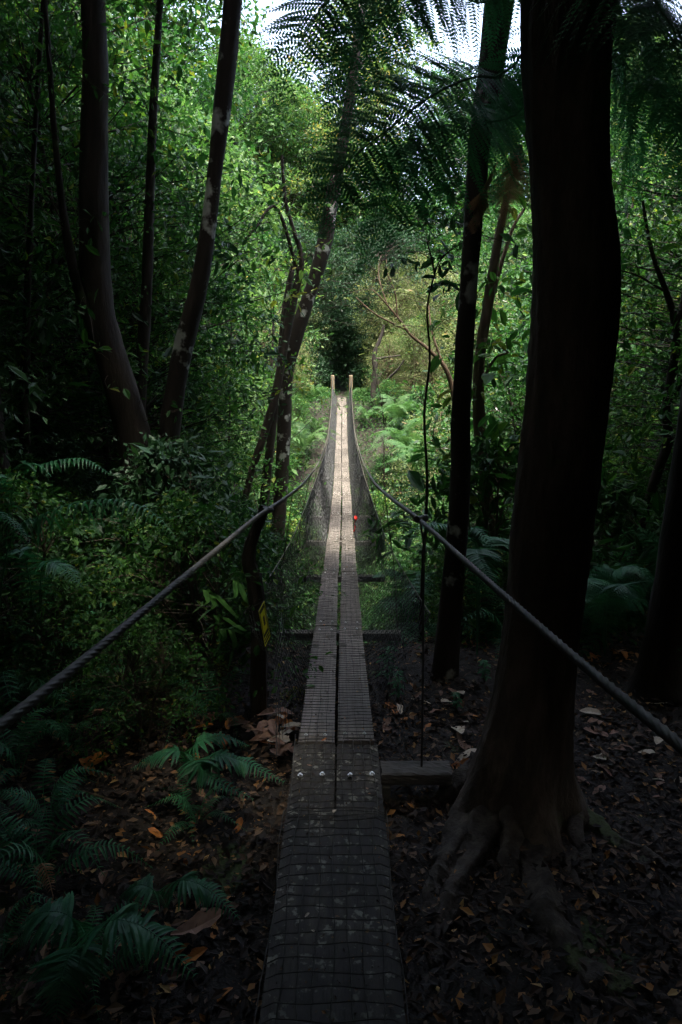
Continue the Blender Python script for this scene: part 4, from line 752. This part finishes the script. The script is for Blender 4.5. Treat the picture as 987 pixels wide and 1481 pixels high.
# nearer left thicket
for k, (x, y, s, kind) in enumerate([(-2.7, 6.3, .95, 'under'), (-3.6, 6.0, 1.1, 'under_dark'), (-2.5, 7.2, 1.0, 'under'), (-2.9, 8.0, 1.15, 'under_dark'), (-4.2, 7.4, 1.2, 'under'), (-3.1, 4.5, .85, 'under_dark'), (-1.9, 6.8, .8, 'under'), (-2.7, 9.4, .95, 'under')]):
    place(TR[kind], (x, y, gz(x, y) - .05), k * 1.7, s, 'dim leafy understory tree in the left thicket' if kind == 'under' else 'glossy dark leaved understory tree in the left thicket', 'tree', 'left thicket leafy trees' if kind == 'under' else 'left thicket dark trees')
scatter(30, (-5.5, -1.1), (4.4, 9), [SH['small'], SH['near'], SH['dark'], SH['broad']], (.45, .85), 'low {} shrub under the left trunks', 'shrub', '{} low shrubs under the left trunks', 73, .6, 2.2)
for k, (px, py, y, s) in enumerate([(250, 760, 4.6, .75), (280, 860, 4.3, .6), (330, 830, 5.0, .75), (300, 700, 5.6, .9)]):
    p = PY(px, py, y); place(SH['near'], (p[0], y, gz(p[0], y)), k * 2.2, s, 'fine leaved bright shrub beneath the left handrail cable', 'shrub', 'fine leaved shrubs left of the bridge')
# nearer right scrub
for k, (x, y, s, kind) in enumerate([(3.4, 6.6, 1.0, 'under'), (4.6, 7.6, 1.15, 'under_dark'), (2.9, 8.6, 1.0, 'under'), (5.0, 5.6, 1.0, 'under')]):
    place(TR[kind], (x, y, gz(x, y) - .05), k * 2.7, s, 'leafy understory tree in the scrub beyond the leaning trunk' if kind == 'under' else 'dark leaved understory tree beyond the leaning trunk', 'tree', 'right scrub leafy trees' if kind == 'under' else 'right scrub dark trees')
scatter(14, (1.5, 6), (5.4, 9), [SH['small'], SH['broad'], SH['dark']], (.5, .9), '{} shrub at the gully lip behind the right trunks', 'shrub', '{} shrubs behind the right trunks', 74, .6, 2.2)
p = PY(880, 790, 5.2); place(SH['broad'], (p[0], 5.2, gz(p[0], 5.2)), 1.0, .62, 'pale broad leaved plant above the dark fern by the leaning trunk', 'shrub', None)
p = PY(712, 620, 5.6); place(SH['broad'], (p[0], 5.7, gz(p[0], 5.7)), 2.0, .95, 'broad leaved shrub behind the lichen flecked trunk', 'shrub', None)
# unseen trees added over, round and behind the viewer to darken the near bank
for k, (x, y, s) in enumerate([(-3.3, .5, .85), (-1.7, -2.2, .85), (2.2, -1.8, .85), (0.3, -3.8, .9), (-.7, -1.5, .8), (3.4, .8, .9), (-3.4, -3.9, .9), (3.8, -4.6, .9)]):
    place(TR['high'], (x, y, gz(x, y) - .1), k * 1.9, s, 'unseen tall clear trunked tree added to shade the near landing', 'tree', 'added shade trees above the near landing')
for k, (x, y, s) in enumerate([(-5.2, .2, .9), (-5.0, -2.5, 1.0), (-1.8, -4.2, 1.0), (1.8, -4.0, 1.0), (5.0, -2.0, 1.0), (5.2, .6, .9), (7.2, 3.6, 1.0), (-7.0, 3.0, 1.0), (-8, 0, 1.0), (8, 0, 1.0), (0, -7, 1.1), (-5, -7, 1.1), (5, -7, 1.1), (-8.5, 6.5, 1.1), (8.8, 6.5, 1.1)]):
    place(TR['canopy'], (x, y, gz(x, y) - .1), k * 1.3, s, 'unseen tall dense tree added to block light around the near landing', 'tree', 'added light blocking trees round the near landing')

# ------------------------------------------------------------------ litter, moss, fallen leaves, seedlings
def ground_pts(n, xr, yr, r):
    x = r.uniform(*xr, n); y = r.uniform(*yr, n); k = ~((np.abs(x + .02) < .2) & (y < 3.1)); x, y = x[k], y[k]; return np.stack([x, y, hgt(x, y)], -1)
r = np.random.default_rng(77); lb = MB(); c = np.concatenate([ground_pts(70000, (-3.4, 3.6), (.9, 6.0), r), ground_pts(24000, (-1.6, 1.8), (.9, 3.8), r)]); n = len(c)
c[:, 2] += np.abs(r.normal(size=n)) * .018 + .004; a = r.normal(size=(n, 3)); a[:, 2] *= .3; nr = r.normal(size=(n, 3)) * .35; nr[:, 2] += 1; L = .010 + .055 * r.random(n) ** 3
lb.leaves(c, a, nr, L, L * .5, np.clip(r.random(n) ** 1.9, 0, 1), fold=.3); lo = lb.obj('leaf_litter', M['litter']); tag(lo, 'brown and orange leaf litter covering the near bank', 'leaf litter', kind='stuff')
r = np.random.default_rng(78); mb_ = MB(); cs = []
for px, py, rr_, n in ((250, 1000, .28, 2600), (205, 1040, .2, 1500), (300, 970, .2, 1200), (430, 1010, .12, 300)):
    p = PG(px, py); q = r.normal(size=(n, 2)) * rr_ * .5; x = p[0] + q[:, 0]; y = p[1] + q[:, 1]; cs.append(np.stack([x, y, hgt(x, y) + .05 * np.exp(-(q ** 2).sum(1) / rr_ ** 2 * 4) + .006], -1))
c = np.concatenate(cs); n = len(c); a = r.normal(size=(n, 3)); a[:, 2] = np.abs(a[:, 2]) + .3; mb_.leaves(c, a, r.normal(size=(n, 3)), np.full(n, .018), np.full(n, .007), r.random(n)); tag(mb_.obj('moss', M['moss']), 'yellow green moss cushions on the left bank', 'moss', kind='stuff')
# low ground cover on the gully slopes
r = np.random.default_rng(83); n = 12000; x = r.normal(size=n) * 5; y = r.uniform(4.8, 33, n); k = (np.abs(x) < .6 * y + 2) & ((y > 6.2) | (np.abs(x) > 1.2)) & ~((np.abs(x) < .45) & (y > 24.5)); x, y = x[k], y[k]
cen = np.stack([x, y, hgt(x, y) + .08 + .25 * r.random(len(x)) ** 2], -1); uc = MB(); clumps(uc, cen, 18, .3, .45, .06, .5, r); tag(uc.obj('ground_cover', M['leaf_mid']), 'low green ground cover over the gully slopes', 'ground cover', kind='stuff')
r = np.random.default_rng(84); n = 1500; y = 1.0 + 7 * r.random(n) ** 1.7; x = -.02 + (r.random(n) - .5) * .34; z = np.interp(y, deck_pts[:, 1], deck_pts[:, 2]) + .002 + .006 * r.random(n) - .012 * (y < ystart); db = MB(); a = r.normal(size=(n, 3)); a[:, 2] *= .3; nr = r.normal(size=(n, 3)) * .4; nr[:, 2] += 1
L = .004 + .014 * r.random(n) ** 3; db.leaves(np.stack([x, y, z], -1), a, nr, L, L * .5, np.clip(r.random(n) ** 1.1, 0, 1), fold=.3); tag(db.obj('deck_debris', M['litter']), 'crumbled leaf debris caught in the deck mesh', 'debris', kind='stuff')
# sticks in the litter
r = np.random.default_rng(79)
for k, (a0, a1, wpx) in enumerate([((30, 1112), (165, 1165), 5), ((0, 1095), (40, 1118), 5), ((400, 985), (425, 1000), 4), ((880, 1300), (940, 1345), 4), ((700, 1010), (760, 985), 3), ((560, 985), (600, 1010), 3)]):
    p0, p1 = PG(*a0), PG(*a1); mid = (p0 + p1) / 2 + r.normal(size=3) * .02; s = spline([p0, mid, p1], 9); s[:, 2] = hgt(s[:, 0], s[:, 1]) + .02; b = MB(); b.tube(s - p0, np.linspace(wpx, wpx * .6, 9) * .5 * 2.6 / FPX, 6, True, bump=.08); o = b.obj('fallen_stick', M['bark_brown']); o.location = p0
    tag(o, 'thin fallen stick lying in the leaf litter', 'stick', 'sticks on the forest floor')
# individually visible fallen leaves
def leaf_shape(L, wd, seed, matl):
    r = np.random.default_rng(seed); b = MB(); m = 9; t = np.linspace(0, 1, m); wv = wd * np.sin(np.clip(t * .97 + .02, 0, 1) * math.pi) ** .7 * (1 + r.normal(size=m) * .12) * .5; zc = .12 * L * np.sin(t * 2.6 + r.random() * 2) * r.choice([-1, 1]); cx = L * t
    cu = .35 * wv
    v = np.stack([np.stack([cx, wv, zc + cu], -1), np.stack([cx, 0 * t, zc], -1), np.stack([cx, -wv, zc + cu * (1 + .4 * r.normal(size=m))], -1)], 1).reshape(-1, 3); v[:, 2] -= v[:, 2].min()
    i0 = np.arange(m - 1) * 3; b.add(v, np.concatenate([np.stack([i0, i0 + 1, i0 + 4, i0 + 3], -1), np.stack([i0 + 1, i0 + 2, i0 + 5, i0 + 4], -1)])); return b.mesh('fallen_leaf', matl)
LM = {k: [leaf_shape(.1, .045, 10 * q + k2, M[k]) for k2 in range(3)] for q, k in enumerate(('orange_leaf', 'pale_leaf', 'brown_leaf'))}
def fall(px, py, lpx, kind, rz, label, group=None, lift=.01):
    p = PG(px, py); s = lpx * depth(p) / FPX / .1; o = inst('fallen_leaf', LM[kind][(int(px) + int(py)) % 3], None, (p[0] - .05 * s * math.cos(rz), p[1] - .05 * s * math.sin(rz), gz(p[0], p[1]) + lift), (random.uniform(-.3, .3), random.uniform(-.3, .1), rz), (s, s, s)); return tag(o, label, 'leaf', group)
fall(661, 1063, 38, 'pale_leaf', 1.7, 'large cream fallen leaf standing out behind the dark timber sleeper')
fall(672, 1085, 36, 'brown_leaf', 1.9, 'brown fallen leaf next to the large cream leaf')
fall(672, 1112, 44, 'orange_leaf', .1, 'bright orange fallen leaf below the cream leaf by the massive trunk')
fall(676, 1103, 40, 'pale_leaf', .3, 'narrow pale fallen leaf lying over the bright orange one')
fall(135, 1110, 48, 'orange_leaf', .4, 'orange fallen leaf alone on the dark left litter'); fall(125, 1118, 40, 'orange_leaf', 2.4, 'curled orange fallen leaf touching the lone orange leaf')
fall(290, 1365, 82, 'brown_leaf', .1, 'large reddish brown fallen leaf under the blue green fern', lift=.04); fall(282, 1400, 40, 'orange_leaf', .4, 'tan orange fallen leaf below the large reddish brown leaf', lift=.03); fall(150, 1045, 50, 'brown_leaf', .6, 'pinkish brown fallen leaf on the left bank near the handrail cable')
for k in range(26):
    fall(random.uniform(290, 425), random.uniform(1040, 1085), random.uniform(22, 34), random.choice(['orange_leaf', 'brown_leaf', 'brown_leaf']), random.random() * 6.28, 'orange brown fallen leaf heaped left of the deck planks', 'leaves heaped left of the deck', random.uniform(.01, .05))
for k in range(12):
    fall(random.uniform(395, 424), random.uniform(1045, 1110), random.uniform(24, 36), random.choice(['pale_leaf', 'brown_leaf']), random.random() * 6.28, 'dry pinkish fallen leaf piled against the left deck edge', 'dry leaves against the deck edge', random.uniform(.02, .12))
for k in range(22):
    fall(random.uniform(550, 690), random.uniform(1005, 1062), random.uniform(14, 26), random.choice(['orange_leaf', 'brown_leaf', 'pale_leaf']), random.random() * 6.28, 'small fallen leaf on the litter behind the timber sleeper', 'fallen leaves behind the sleeper', .015)
for k in range(40):
    fall(random.uniform(840, 985), random.uniform(945, 975), random.uniform(10, 20), random.choice(['orange_leaf', 'orange_leaf', 'brown_leaf']), random.random() * 6.28, 'orange fallen leaf on the litter strip beside the leaning trunk', 'orange leaves by the leaning trunk', .015)
for k in range(26):
    fall(random.uniform(840, 985), random.uniform(985, 1180), random.uniform(16, 30), random.choice(['brown_leaf', 'brown_leaf', 'pale_leaf']), random.random() * 6.28, 'dull fallen leaf on the shaded litter right of the massive trunk', 'dull leaves right of the massive trunk', .012)
for k in range(18):
    fall(random.uniform(20, 370), random.uniform(1180, 1470), random.uniform(16, 32), random.choice(['brown_leaf', 'brown_leaf', 'orange_leaf']), random.random() * 6.28, 'fallen leaf in the deep shade left of the landing', 'fallen leaves left of the landing', .012)
for px, py, lpx, kind, rz in ((465, 1072, 9, 'orange_leaf', .4), (482, 1178, 12, 'pale_leaf', 1.2), (500, 1040, 6, 'brown_leaf', 2), (441, 1330, 9, 'pale_leaf', .7), (505, 960, 5, 'brown_leaf', 1), (470, 905, 4, 'orange_leaf', 2), (452, 1108, 8, 'brown_leaf', 3), (530, 1140, 8, 'brown_leaf', 5), (455, 1352, 8, 'pale_leaf', 2.2)):
    y_ = 1.5
    while True:
        p = PY(px, py, y_)
        if p[2] <= deck(y_)[1] + .012 or y_ > 12: break
        y_ += .01
    s = lpx * depth(p) / FPX / .1; o = inst('fallen_leaf', LM[kind][int(px) % 3], None, (p[0], p[1], deck(y_)[1] + .012), (0, 0, rz), (s, s, s)); tag(o, 'tiny dry leaf lying on the mesh of the bridge deck', 'leaf', 'leaves on the deck')
# broad leaved seedlings on the left bank
r = np.random.default_rng(81); sp_ = bpy.data.objects.new('seedling', None); link(sp_); b = MB(); wd = MB()
for k in range(5):
    h_ = .10 + .05 * k; a_ = k * 2.4; wd.tube([(0, 0, -.02), (.02 * math.cos(a_), .02 * math.sin(a_), h_)], .003, 4, False); q = np.arange(5) * 1.257 + a_
    c = np.repeat([[.02 * math.cos(a_), .02 * math.sin(a_), h_]], 5, 0); a = np.stack([np.cos(q), np.sin(q), 0 * q - .1], -1); nr = r.normal(size=(5, 3)) * .15; nr[:, 2] += 1
    b.leaves(c, a, nr, np.full(5, .085) * (1 + r.normal(size=5) * .1), np.full(5, .048), np.clip(.6 + r.normal(size=5) * .15, 0, 1), fine=True)
wd.obj('stem', M['twig'], sp_); b.obj('foliage', M['fern'], sp_)
for k, (px, py, s) in enumerate([(35, 950, 1.1), (95, 945, 1.0), (120, 935, 1.2), (60, 975, .8), (170, 985, .7), (15, 940, 1.0), (200, 960, .6), (225, 935, .6), (255, 965, .5), (560, 960, .8), (575, 985, .6), (700, 960, .5), (660, 1000, .4)]):
    p = PG(px, py + 30); place(sp_, (p[0], p[1], gz(p[0], p[1])), k * 1.1, s, 'small broad leaved green seedling on the left bank' if px < 400 else 'small broad leaved green seedling right of the deck', 'seedling', 'seedlings on the left bank' if px < 400 else 'seedlings right of the deck')
# prototypes that were never placed are not part of the scene
for pr in list(SH.values()) + list(TR.values()) + list(FE.values()) + [sp_]:
    if pr.name not in used and 'label' not in pr:
        for ch in list(pr.children): bpy.data.objects.remove(ch)
        bpy.data.objects.remove(pr)
print('OBJECTS', len(bpy.data.objects), 'TRIS', sum(len(m.loops) - 2 * len(m.polygons) for m in bpy.data.meshes))
